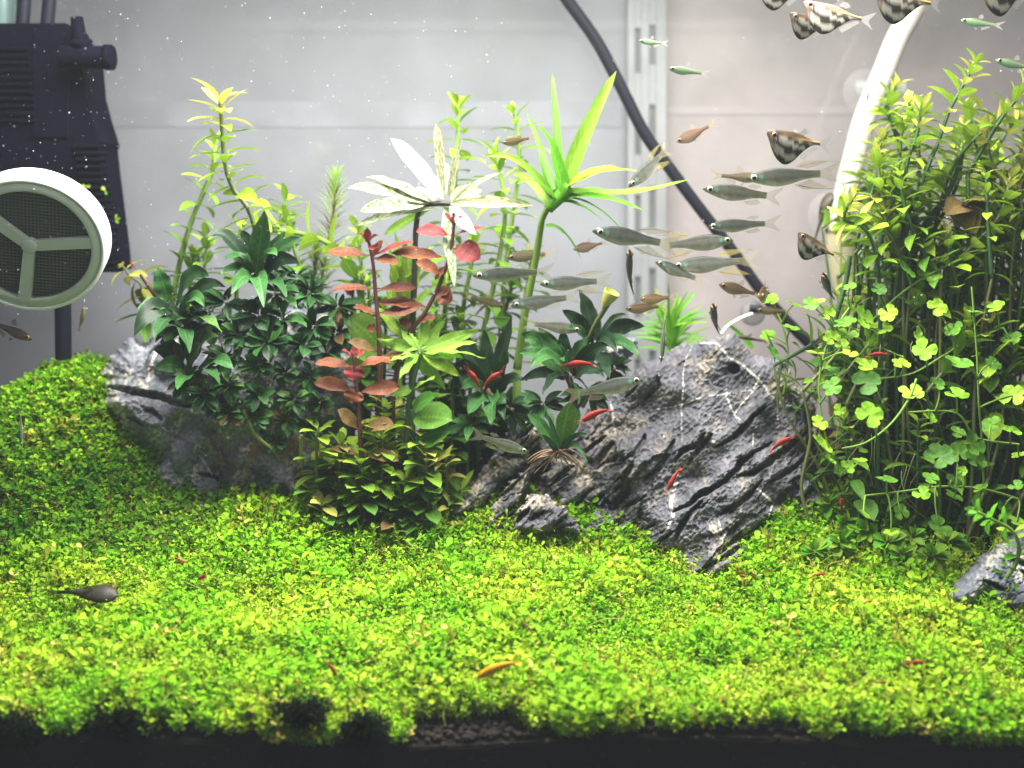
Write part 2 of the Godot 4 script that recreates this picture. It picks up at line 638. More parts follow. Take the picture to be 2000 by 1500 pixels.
func make_rainbow(bend: float, long_fins: bool, tint: Color) -> Node3D:
	var o := Node3D.new()
	var n := FastNoiseLite.new()
	n.frequency = 40.0
	var paint := func(t: float, cy: float, p: Vector3) -> Color:
		var c := Color(0.125, 0.130, 0.085).lerp(Color(0.24, 0.235, 0.165), smoothstep(0.75, 0.0, cy))
		c = c.lerp(Color(0.33, 0.34, 0.25), smoothstep(-0.1, -0.9, cy))
		c = c.lerp(Color(0.060, 0.070, 0.060), smoothstep(0.55, 1.0, cy) * 0.7)
		c = c.lerp(tint, 0.45 * exp(-pow((cy - 0.25) / 0.4, 2.0)) * smoothstep(0.05, 0.3, t))
		c = c.lerp(Color(0.05, 0.055, 0.05), smoothstep(0.07, 0.0, t) * 0.8)
		var sc := sin(t * 120.0 + (cy * 14.0)) * sin(t * 120.0 - cy * 14.0)
		c = c * (1.0 + 0.13 * sc * smoothstep(0.18, 0.3, t))
		
		c = c.lerp(Color(0.30, 0.28, 0.13), smoothstep(0.85, 1.0, t) * 0.6)
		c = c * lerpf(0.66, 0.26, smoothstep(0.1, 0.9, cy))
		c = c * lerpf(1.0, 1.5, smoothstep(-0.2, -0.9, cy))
		c = c * (1.0 + 0.42 * n.get_noise_2d(p.x * 0.35, p.y * 1.6))
		return c.lerp(Color(0.16, 0.55, 0.45), 0.75 * exp(-pow((t - 0.20) / 0.026, 2.0) - pow((cy - 0.02) / 0.30, 2.0)))
	var prof := [[0.0, 0.012, -0.004, 0.004], [0.04, 0.030, -0.022, 0.016], [0.12, 0.055, -0.046, 0.032], [0.25, 0.086, -0.076, 0.038], [0.42, 0.098, -0.098, 0.038], [0.58, 0.086, -0.084, 0.031], [0.75, 0.060, -0.050, 0.020], [0.90, 0.048, -0.036, 0.015], [1.0, 0.045, -0.035, 0.010, 0.78]]
	raw("body", fish_mesh(prof, bend, paint), M.fish_clear, o)
	raw("tail_fin", fin_mesh([v3(-0.275, 0.040), v3(-0.28, 0.0), v3(-0.275, -0.033)], [v3(-0.50, 0.125), v3(-0.455, 0.060), v3(-0.395, 0.003), v3(-0.445, -0.055), v3(-0.485, -0.115)], bend), M.fin_yellow, o)
	if long_fins:
		raw("dorsal_fin", fin_mesh([v3(0.0, 0.095), v3(-0.06, 0.086), v3(-0.14, 0.066)], [v3(-0.12, 0.150), v3(-0.34, 0.140), v3(-0.36, 0.120)], bend), M.fin_gold, o)
		raw("anal_fin", fin_mesh([v3(0.0, -0.092), v3(-0.07, -0.075), v3(-0.17, -0.045)], [v3(-0.10, -0.150), v3(-0.36, -0.150), v3(-0.30, -0.115)], bend), M.fin_gold, o)
		raw("dorsal_filament", tube(bent(v3(-0.05, 0.10), v3(-0.44, 0.13), v3(0, 0.025), 8), 0.005, 0.002, 5), M.fin_dark, o)
		raw("anal_filament", tube(bent(v3(-0.05, -0.10), v3(-0.43, -0.155), v3(0, -0.035), 8), 0.005, 0.002, 5), M.fin_dark, o)
	else:
		raw("dorsal_fin", fin_mesh([v3(-0.02, 0.092), v3(-0.07, 0.080), v3(-0.13, 0.066)], [v3(-0.09, 0.125), v3(-0.17, 0.122), v3(-0.20, 0.095)], bend), M.fin_yellow, o)
		raw("anal_fin", fin_mesh([v3(0.0, -0.088), v3(-0.07, -0.072), v3(-0.17, -0.046)], [v3(-0.06, -0.125), v3(-0.16, -0.115), v3(-0.22, -0.085)], bend), M.fin_yellow, o)
	for s in [-1, 1]:
		raw("pectoral_fin", fin_mesh([v3(0.31, -0.01, 0.046 * s), v3(0.305, -0.035, 0.044 * s)], [v3(0.22, -0.02, 0.075 * s), v3(0.20, -0.055, 0.07 * s), v3(0.23, -0.075, 0.06 * s)], 0.0), M.fin_clear, o)
	eyes(o, 0.420, 0.012, 0.022, 0.034, M.eye_silver)
	return o

func make_hatchet(bend: float, dim := 0.0) -> Node3D:
	var o := Node3D.new()
	var n := FastNoiseLite.new()
	n.frequency = 4.0
	n.seed = 4
	n.fractal_octaves = 3
	var paint := func(t: float, cy: float, p: Vector3) -> Color:
		var w := n.get_noise_3d(p.x, p.y, 0.0)
		var y := p.y + 0.10 * (t - 0.2)
		var c := Color(0.055, 0.034, 0.022).lerp(Color(0.11, 0.065, 0.038), clampf(0.5 + w * 2.0, 0, 1))
		if y < 0.105:
			c = Color(0.36, 0.345, 0.29)
			var b := sin((p.y * 1.35 - p.x * 0.55) * 30.0 + w * 3.2 + 0.6)
			c = c.lerp(Color(0.026, 0.021, 0.019), smoothstep(0.05 - 0.30 * smoothstep(0.2, 0.6, t), 0.30, b))
			c = c.lerp(Color(0.02, 0.02, 0.02), smoothstep(-0.78, -0.97, cy) * 0.9)
			c = c.lerp(Color(0.02, 0.018, 0.02), smoothstep(0.085, 0.105, y) * smoothstep(0.3, 0.45, t))
		var line := exp(-pow((y - 0.125) / 0.013, 2.0)) * smoothstep(0.22, 0.32, t)
		c = c.lerp(Color(0.50, 0.30, 0.11), line * 0.9)
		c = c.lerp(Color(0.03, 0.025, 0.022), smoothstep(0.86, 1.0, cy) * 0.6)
		if t < 0.13: c = c.lerp(Color(0.15, 0.10, 0.075), 0.7)
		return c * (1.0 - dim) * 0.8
	var prof := [[0.0, 0.165, 0.120, 0.006], [0.03, 0.185, 0.075, 0.022], [0.10, 0.192, -0.060, 0.044], [0.20, 0.192, -0.185, 0.050], [0.34, 0.186, -0.255, 0.046], [0.48, 0.174, -0.225, 0.036], [0.64, 0.140, -0.115, 0.026], [0.80, 0.090, -0.020, 0.018], [0.92, 0.060, 0.010, 0.013], [1.0, 0.058, 0.006, 0.009, 0.80]]
	raw("body", fish_mesh(prof, bend, paint), M.fish_skin, o)
	raw("tail_fin", fin_mesh([v3(-0.29, 0.056), v3(-0.298, 0.03), v3(-0.29, 0.008)], [v3(-0.50, 0.155), v3(-0.44, 0.07), v3(-0.40, 0.02), v3(-0.43, -0.05), v3(-0.47, -0.11)], bend), M.fin_clear, o)
	raw("dorsal_fin", fin_mesh([v3(0.02, 0.172), v3(-0.03, 0.158), v3(-0.08, 0.14)], [v3(-0.04, 0.235), v3(-0.10, 0.225), v3(-0.14, 0.175)], bend), M.fin_clear, o)
	raw("anal_fin", fin_mesh([v3(0.0, -0.15), v3(-0.10, -0.07), v3(-0.24, 0.0)], [v3(-0.05, -0.20), v3(-0.17, -0.115), v3(-0.28, -0.03)], bend), M.fin_clear, o)
	for s in [-1, 1]:
		raw("pectoral_fin", fin_mesh([v3(0.26, 0.05, 0.048 * s), v3(0.25, 0.02, 0.047 * s)], [v3(0.02, 0.215, 0.12 * s), v3(-0.02, 0.17, 0.11 * s), v3(0.04, 0.09, 0.085 * s)], 0.0), M.fin_clear, o)
	eyes(o, 0.410, 0.128, 0.028, 0.038, M.eye_brown)
	return o

func make_tetra(bend: float, c_back: Color, c_side: Color, c_belly: Color, deep := 1.0, fin: Material = null) -> Node3D:
	var o := Node3D.new()
	var paint := func(t: float, cy: float, p: Vector3) -> Color:
		var c := c_side.lerp(c_back, smoothstep(0.2, 0.95, cy)).lerp(c_belly, smoothstep(0.0, -0.85, cy) * smoothstep(0.75, 0.3, t))
		var sc := sin(t * 95.0 + cy * 11.0) * sin(t * 95.0 - cy * 11.0)
		c = c * (1.0 + 0.16 * sc * smoothstep(0.2, 0.3, t))
		c = c.lerp(Color(0.06, 0.04, 0.03), 0.5 * exp(-pow((cy - 0.12) / 0.08, 2.0)) * smoothstep(0.35, 0.5, t))
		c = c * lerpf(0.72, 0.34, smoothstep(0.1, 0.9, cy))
		return c * (1.0 + 0.25 * sin(t * 60.0 + cy * 3.0) * sin(cy * 15.0))
	var prof := [[0.0, 0.012, -0.006, 0.004], [0.05, 0.048, -0.035, 0.022], [0.14, 0.082 * deep, -0.075 * deep, 0.040], [0.30, 0.118 * deep, -0.118 * deep, 0.050], [0.45, 0.118 * deep, -0.120 * deep, 0.045], [0.62, 0.088 * deep, -0.082 * deep, 0.032], [0.82, 0.046, -0.038, 0.017], [1.0, 0.040, -0.034, 0.010, 0.77]]
	var f: Material = fin if fin else M.fin_amber
	raw("body", fish_mesh(prof, bend, paint), M.fish_clear, o)
	raw("tail_fin", fin_mesh([v3(-0.265, 0.036), v3(-0.27, 0.0), v3(-0.265, -0.030)], [v3(-0.50, 0.12), v3(-0.43, 0.05), v3(-0.37, 0.0), v3(-0.42, -0.05), v3(-0.48, -0.11)], bend), f, o)
	raw("dorsal_fin", fin_mesh([v3(0.13, 0.112), v3(0.09, 0.108), v3(0.04, 0.095)], [v3(0.07, 0.215), v3(0.02, 0.20), v3(0.0, 0.13)], bend), f, o)
	raw("anal_fin", fin_mesh([v3(0.02, -0.095), v3(-0.07, -0.070), v3(-0.16, -0.046)], [v3(0.0, -0.165), v3(-0.10, -0.12), v3(-0.18, -0.075)], bend), f, o)
	raw("pelvic_fin", fin_mesh([v3(0.17, -0.11), v3(0.13, -0.112)], [v3(0.13, -0.175), v3(0.10, -0.165), v3(0.09, -0.14)], 0.0), f, o)
	eyes(o, 0.415, 0.014, 0.026, 0.040, M.eye_brown)
	return o

func make_otocinclus(dark: float, wide := 1.0) -> Node3D:
	var o := Node3D.new()
	var n := FastNoiseLite.new()
	n.frequency = 22.0
	var paint := func(t: float, cy: float, p: Vector3) -> Color:
		var w := n.get_noise_3d(p.x, p.y, p.z)
		var c := Color(0.10, 0.085, 0.06).lerp(Color(0.055, 0.05, 0.04), smoothstep(-0.2, 0.3, w))
		c = c.lerp(Color(0.012, 0.011, 0.010), exp(-pow((cy - 0.1) / 0.28, 2.0)))
		c = c.lerp(Color(0.42, 0.30, 0.14), smoothstep(-0.35, -0.8, cy))
		return c * dark
	var prof := [[0.0, 0.012, -0.012, 0.012], [0.05, 0.042, -0.030, 0.045 * wide], [0.16, 0.072, -0.045, 0.064 * wide], [0.30, 0.085, -0.052, 0.066 * wide], [0.50, 0.066, -0.048, 0.048 * wide], [0.75, 0.042, -0.032, 0.026], [1.0, 0.034, -0.028, 0.014, 0.80]]
	raw("body", fish_mesh(prof, 0.10, paint), M.fish_skin, o)
	raw("tail_fin", fin_mesh([v3(-0.29, 0.03), v3(-0.30, 0.0), v3(-0.29, -0.026)], [v3(-0.46, 0.09), v3(-0.44, 0.0), v3(-0.46, -0.08)], 0.10), M.fin_dark, o)
	raw("dorsal_fin", fin_mesh([v3(0.20, 0.084), v3(0.12, 0.074)], [v3(0.12, 0.18), v3(0.07, 0.16), v3(0.05, 0.10)], 0.0), M.fin_dark, o)
	for s in [-1, 1]:
		raw("pectoral_fin", fin_mesh([v3(0.33, -0.02, 0.06 * s), v3(0.29, -0.03, 0.06 * s)], [v3(0.22, -0.04, 0.16 * s), v3(0.17, -0.04, 0.13 * s)], 0.0), M.fin_dark, o)
	eyes(o, 0.40, 0.030, 0.050 * wide, 0.018, M.eye_brown)
	return o

# a shrimp: curved ringed body, tail fan, rostrum, feelers, walking legs
func make_shrimp(skin: Material, clear: Material) -> Node3D:
	var o := Node3D.new()
	var rows := 40
	var cols := 14
	var v := PackedVector3Array()
	var col := PackedColorArray()
	var p := Vector3(0.30, 0.0, 0)
	var a := 0.12
	for i in rows:
		var t := i / (rows - 1.0)
		var r := 0.0
		if t < 0.42: r = 0.105 * pow(sin(PI * clampf(0.10 + t * 0.95, 0, 1) * 0.95), 0.6)
		else: r = lerpf(0.100, 0.032, (t - 0.42) / 0.58) * (1.0 + 0.10 * (fposmod((t - 0.42) * 11.0, 1.0) - 0.5))
		if i == 0: r = 0.006
		for j in cols:
			var b := TAU * j / cols
			var up := Vector3(-sin(a), cos(a), 0)
			v.append(p + up * cos(b) * r * 1.1 + Vector3(0, 0, sin(b) * r * 0.8))
			var band := 0.62 + 0.38 * smoothstep(0.25, 0.8, fposmod((t - 0.42) * 11.0, 1.0)) if t > 0.42 else rr(0.75, 1.0)
			var pale := smoothstep(0.1, -0.9, cos(b)) * 0.6
			col.append(Color(band, band * (1.0 + pale), band * (1.0 + pale * 1.2)))
		if t > 0.5: a += 0.020
		elif t > 0.2: a += 0.012
		p -= Vector3(cos(a), sin(a), 0) * (0.80 / rows)
	var idx := grid_index(rows, cols, true)
	raw("body", finish(v, idx, PackedVector2Array(), col), skin, o)
	var end := p
	for k in [-0.5, 0.0, 0.5]:
		raw("tail_fan", ribbon(bent(end + Vector3(0.02, 0.01, 0), end + Vector3(-0.12, -0.09, k * 0.14), Vector3(0, 0.01, 0), 5), Vector3(0.4, 0.8, 0.2), 0.055, "spat"), skin, o)
	raw("rostrum", tube(bent(Vector3(0.28, 0.04, 0), Vector3(0.44, 0.07, 0), Vector3(0, 0.01, 0), 5), 0.014, 0.002, 5), skin, o)
	for s in [-1, 1]:
		raw("feeler", tube(bent(Vector3(0.30, 0.01, 0.02 * s), Vector3(0.62, 0.10, 0.16 * s), Vector3(0.05, 0.12, 0), 8), 0.006, 0.002, 4), clear, o)
		raw("feeler", tube(bent(Vector3(0.30, 0.0, 0.02 * s), Vector3(0.56, -0.06, 0.10 * s), Vector3(0.04, 0.05, 0), 8), 0.005, 0.002, 4), clear, o)
		for q in 4:
			raw("leg", tube(bent(Vector3(0.20 - q * 0.06, -0.08, 0.03 * s), Vector3(0.26 - q * 0.08, -0.24, 0.10 * s), Vector3(0.03, 0.03, 0.04 * s), 5), 0.010, 0.004, 4), clear, o)
		for q in 4:
			raw("swimmeret", ribbon(bent(Vector3(-0.06 - q * 0.08, -0.085 - q * q * 0.012, 0.025 * s), Vector3(-0.10 - q * 0.08, -0.18 - q * q * 0.012, 0.03 * s), Vector3(-0.01, 0, 0.01 * s), 4), Vector3(1, 0, 0.2), 0.035, "oval"), clear, o)
		var e := SphereMesh.new()
		e.radius = 0.017
		e.height = 0.034
		e.radial_segments = 10
		e.rings = 6
		raw("eye", e, M.pupil, o, Transform3D(Basis(), Vector3(0.295, 0.035, 0.05 * s)))
	return o

var protos := {}
func swim(kind: String, called: String, h: Array, tl: Array, dh: float, dt: float, label: String, category: String, group := "", up := Vector3.UP) -> Node3D:
	var o: Node3D = protos[kind].duplicate()
	o.name = numbered(called)
	add_child(o)
	var a := P(h[0], h[1], dh)
	var b := P(tl[0], tl[1], dt)
	var x := (a - b).normalized()
	var z := x.cross(up).normalized()
	var y := z.cross(x)
	var l := a.distance_to(b)
	o.transform = Transform3D(Basis(x * l, y * l, z * l), (a + b) * 0.5)
	tag(o, label, category, group)
	return o

# ---------------------------------------------------------------- plants
# hero leaf: from a base to a tip given as view columns and rows at depths d0 and d1, width in view pixels
func leaf_to(o: Node3D, m: Material, b: Array, t: Array, d0: float, d1: float, wpx: float, kind: String, sag := 0.0, face := Vector3(0.1, 0.6, 0.8), wave := 0.0, twist := 0.0, fold := 0.22) -> void:
	var a := P(b[0], b[1], d0)
	var c := P(t[0], t[1], d1)
	var l := a.distance_to(c)
	var path := bent(a, c, Vector3(0, sag * l, 0.10 * l * absf(sag)), 11)
	part("leaf", ribbon(path, face, wpx * d1 / F, kind, fold, wave, twist), m, o)

func stem_from(o: Node3D, pts: Array, d0: float, d1: float, r: float, m: Material, n := 18, called := "stem", r1 := -1.0) -> PackedVector3Array:
	var q := []
	for i in pts.size():
		q.append(P(pts[i][0], pts[i][1], lerpf(d0, d1, i / maxf(pts.size() - 1.0, 1.0))))
	var path := smooth(q, n)
	part(called, tube(path, r, r * 0.7 if r1 < 0 else r1, 7, 0.06), m, o)
	return path

# leaves in crossed pairs (or whorls) along a path whose first point is the tip
func dress(o: Node3D, path: PackedVector3Array, shapes: Array, mats: Array, opt: Dictionary) -> void:
	var loose := []
	var total := 0.0
	for i in path.size() - 1: total += path[i].distance_to(path[i + 1])
	var upto: float = opt.get("upto", 1.0)
	var gap0: float = opt.get("gap", 0.010)
	var s := 0.0
	var turn := rr(0, TAU)
	var k := 0
	var per: int = opt.get("per", 2)
	while s < total * upto:
		var run := 0.0
		var i := 0
		while i < path.size() - 2 and run + path[i].distance_to(path[i + 1]) < s:
			run += path[i].distance_to(path[i + 1])
			i += 1
		var f := clampf((s - run) / maxf(path[i].distance_to(path[i + 1]), 1e-5), 0, 1)
		var at := path[i].lerp(path[i + 1], f)
		var up := (path[i] - path[i + 1]).normalized()
		var side := up.cross(Vector3(0.2, 0.1, 0.97)).normalized()
		var q := s / total
		var grow := lerpf(opt.get("l0", 0.014), opt.get("l1", 0.022), clampf(s / opt.get("full", 0.04), 0.0, 1.0))
		if opt.has("fade"): grow *= lerpf(1.0, opt.fade, q)
		for j in per:
			if opt.has("skip") and k > 1 and rng.randf() < opt.skip: continue
			var a := turn + TAU * j / per + rr(-0.25, 0.25)
			var out := side.rotated(up, a)
			var lift: float = lerpf(opt.get("lift0", 1.2), opt.get("lift1", 0.25), clampf(s / opt.get("full", 0.04), 0, 1)) + rr(-0.3, 0.3)
			var dir := (out * cos(lift) + up * sin(lift)).normalized()
			var face := (up * cos(lift) - out * sin(lift)).normalized()
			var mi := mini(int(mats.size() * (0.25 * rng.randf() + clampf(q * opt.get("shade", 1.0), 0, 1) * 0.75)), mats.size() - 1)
			var xf := leaf_xf(at + out * 0.0008, dir, face, grow * 1.22 * rr(0.8, 1.15), rr(0.85, 1.1))
			if opt.has("far"): loose.append([xf, mi])
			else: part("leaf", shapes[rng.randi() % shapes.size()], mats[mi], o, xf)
		turn += PI / 2 if per == 2 else 0.7
		k += 1
		s += gap0 * 0.78 * lerpf(0.45, 1.0, clampf(s / opt.get("full", 0.04), 0, 1)) * rr(0.85, 1.15)
	for m in mats.size():
		var xfs := []
		for l in loose:
			if l[1] == m: xfs.append(o.transform.affine_inverse() * l[0])
		if xfs.size(): scatter("foliage", shapes[m % shapes.size()], mats[m], xfs, [], o)

# the foot of a stem, straight on down into the soil
func foot(o: Node3D, px: float, py: float, d: float, r: float, m: Material) -> void:
	var a := P(px, py, d)
	var b := Vector3(a.x + rr(-0.004, 0.004), ground_y(a.x, a.z) - 0.004, a.z + rr(-0.004, 0.004))
	if b.y < a.y - 0.004: part("stem", tube(bent(a, b, Vector3(rr(-0.003, 0.003), 0, 0), 6), r, r * 1.05, 7), m, o)

func stem_plant(called: String, label: String, group: String, pts: Array, d0: float, d1: float, r: float, sm: Material, shapes: Array, mats: Array, opt: Dictionary) -> Node3D:
	var o := thing(called, P(pts[-1][0], pts[-1][1], d1))
	var path := stem_from(o, pts, d0, d1, r * 0.7, sm, 22, "stem", r)
	dress(o, path, shapes, mats, opt)
	if not opt.has("hangs"): foot(o, pts[-1][0], pts[-1][1], d1, r, sm)
	return tag(o, label, "plant", group)

# a clump of leaves round a crown that looks mostly up and towards the room
func clump(called: String, label: String, group: String, c: Array, d: float, n: int, lpx: float, shapes: Array, mats: Array, wide := 1.0, lean := Vector3(0, 0.5, 0.45), spread := 1.0, root: Material = null) -> Node3D:
	var at := P(c[0], c[1], d)
	var o := thing(called, at)
	var crown := tube(bent(at + Vector3(-0.004, -0.010, -0.008), at, Vector3(0.002, 0.002, 0), 5), 0.0018, 0.0012, 6)
	part("rhizome", crown, root if root else M.rhizome, o)
	for i in n:
		var a := TAU * (i * 0.382) + rr(-0.3, 0.3)
		var el := rr(-0.25, 1.25)
		var dir := (Vector3(cos(a), sin(a) * 0.75, 0.35 + 0.5 * rng.randf()) * spread + lean * el).normalized()
		var l := lpx * 1.3 * d / F * rr(0.65, 1.15)
		var face := (Vector3(0, 0.9, 0.55) - dir * 0.3 + Vector3(rr(-0.7, 0.7), rr(-0.45, 0.3), rr(-0.3, 0.5))).normalized()
		part("leaf", shapes[rng.randi() % shapes.size()], mats[rng.randi() % mats.size()], o, leaf_xf(at + dir * l * 0.10, dir, face, l, wide * rr(0.85, 1.15)))
	return tag(o, label, "plant", group)

# a round lobed leaf, unit radius, upper side +y, petiole at the notch (+z side is the notch)
func lobed_leaf(lobes: int, deep: float, cup: float) -> ArrayMesh:
	var v := PackedVector3Array([Vector3(0, 0, 0)])
	var uv := PackedVector2Array([Vector2(0.5, 0.5)])
	var n := 48
	for ring in [0.5, 1.0]:
		for i in n:
			var t := i / (n - 1.0)
			var a := PI * 0.5 + 0.22 + t * (TAU - 0.44)
			var u := fposmod(t * lobes, 1.0) - 0.5
			var r: float = ring * (1.0 - deep * pow(absf(u) * 2.0, 3.5) * (0.3 if ring < 0.8 else 1.0) - 0.05 * (0.5 + 0.5 * cos(t * lobes * TAU * 3.0)) * (1.0 if ring > 0.8 else 0.0))
			var y: float = cup * ring * ring + 0.05 * sin(t * lobes * TAU) * ring + rr(-0.015, 0.015)
			v.append(Vector3(cos(a) * r, y, sin(a) * r))
			uv.append(Vector2(0.5 + cos(a) * r * 0.5, 0.5 + sin(a) * r * 0.5))
	var idx := PackedInt32Array()
	for i in n - 1:
		idx.append_array([0, 1 + i, 2 + i])
		var a := 1 + i
		idx.append_array([a, a + n, a + 1, a + 1, a + n, a + n + 1])
	return finish(v, idx, uv)

# a creeping sprig of the carpet: a short stalk with pairs of small round leaves
func sprig(pairs: int, leaf_l: float, leaf_w: float, tall: float, droop: float) -> ArrayMesh:
	var v := PackedVector3Array()
	var idx := PackedInt32Array()
	var lean := Vector3(rr(-0.3, 0.3), 1, rr(-0.3, 0.3)).normalized()
	var p0 := Vector3.ZERO
	var top := lean * tall
	for s in [p0, top]:
		for j in 3:
			var a := TAU * j / 3.0
			v.append(s + Vector3(cos(a), 0, sin(a)) * 0.00045)
	for j in 3:
		var b := (j + 1) % 3
		idx.append_array([j, 3 + j, b, b, 3 + j, 3 + b])
	for k in pairs:
		var at := lean * tall * (k + 1.0) / pairs
		for s in 2:
			var a := k * PI * 0.5 + s * PI + rr(-0.4, 0.4)
			var lift := rr(0.05, 0.45) - droop + (0.35 if k == pairs - 1 else 0.0)
			var dir := Vector3(cos(a) * cos(lift), sin(lift), sin(a) * cos(lift))
			var side := dir.cross(Vector3.UP).normalized().rotated(dir, rr(-0.4, 0.4))
			var up := side.cross(dir)
			var l := leaf_l * rr(0.75, 1.2)
			var w := leaf_w * rr(0.8, 1.2)
			var c := v.size()
			v.append(at + dir * l * 0.62 - up * l * 0.07)
			for q in 8:
				var b := TAU * q / 8.0
				var f := cos(b) * 0.5 + 0.5
				v.append(at + dir * (0.10 + 0.9 * f) * l + side * sin(b) * w * 0.5 * (0.7 + 0.45 * f) + up * l * 0.05 * cos(b))
			for q in 8:
				idx.append_array([c, c + 1 + q, c + 1 + (q + 1) % 8])
	return finish(v, idx)

func scatter(called: String, mesh: Mesh, m: Material, xfs: Array, cols: Array, parent: Node3D) -> void:
	var mm := MultiMesh.new()
	mm.transform_format = MultiMesh.TRANSFORM_3D
	mm.use_colors = cols.size() > 0
	mm.mesh = mesh
	mm.instance_count = xfs.size()
	for i in xfs.size():
		mm.set_instance_transform(i, xfs[i])
		if cols.size(): mm.set_instance_color(i, cols[i])
	var o := MultiMeshInstance3D.new()
	o.multimesh = mm
	o.material_override = m
	o.name = called
	o.set_meta("kind", "stuff")
	parent.add_child(o, true)

# where a tip stands inside its bush, in words
func zone(x: float, y: float, xs: Array, ys: Array, across: Array, down: Array) -> String:
	var i := 0 if x < xs[0] else (1 if x < xs[1] else 2)
	var j := 0 if y < ys[0] else (1 if y < ys[1] else 2)
	return down[j] + " " + across[i]

# ---------------------------------------------------------------- the scene
func _ready() -> void:
	rng.seed = 20240611
	make_camera_and_light()
	make_materials()
	make_room()
	make_ground()
	make_rocks()
	make_equipment()
	make_left_plants()
	make_centre_plants()
	make_right_plants()
	make_animals()
	make_specks()

func make_camera_and_light() -> void:
	var cam := Camera3D.new()
	cam.name = "camera"
	cam.projection = Camera3D.PROJECTION_FRUSTUM
	cam.near = 0.05
	cam.far = 20.0
	cam.size = 1500.0 / F * cam.near
	cam.frustum_offset = Vector2(0, -(750.0 - HORIZON) / F * cam.near)
	var lens := CameraAttributesPhysical.new()
	lens.frustum_focal_length = 28.0
	lens.frustum_focus_distance = 0.69
	lens.frustum_near = cam.near
	lens.frustum_far = cam.far
	lens.exposure_aperture = 3.3
	cam.attributes = lens
	cam.projection = Camera3D.PROJECTION_FRUSTUM
	cam.size = 1500.0 / F * cam.near
	cam.frustum_offset = Vector2(0, -(750.0 - HORIZON) / F * cam.near)
	cam.position = EYE
	add_child(cam)
	cam.current = true
	var env := Environment.new()
	env.background_mode = Environment.BG_COLOR
	env.background_color = Color(0.140, 0.146, 0.162).linear_to_srgb()
	env.tonemap_mode = Environment.TONE_MAPPER_LINEAR
	env.tonemap_exposure = 1.12
	env.sdfgi_enabled = true
	env.ssao_enabled = true
	env.ssil_enabled = true
	var we := WorldEnvironment.new()
	we.name = "world_environment"
	we.environment = env
	add_child(we)
	var lamp := AreaLight3D.new()
	lamp.name = "aquarium_lamp_light"
	lamp.area_size = Vector2(0.68, 0.18)
	lamp.light_color = Color(1.0, 0.985, 0.955)
	lamp.light_energy = 1.75
	lamp.shadow_enabled = true
	lamp.set("area_range", 4.0)
	lamp.position = Vector3(0.0, 0.632, -0.110)
	lamp.rotation_degrees = Vector3(-90, 0, 0)
	add_child(lamp)

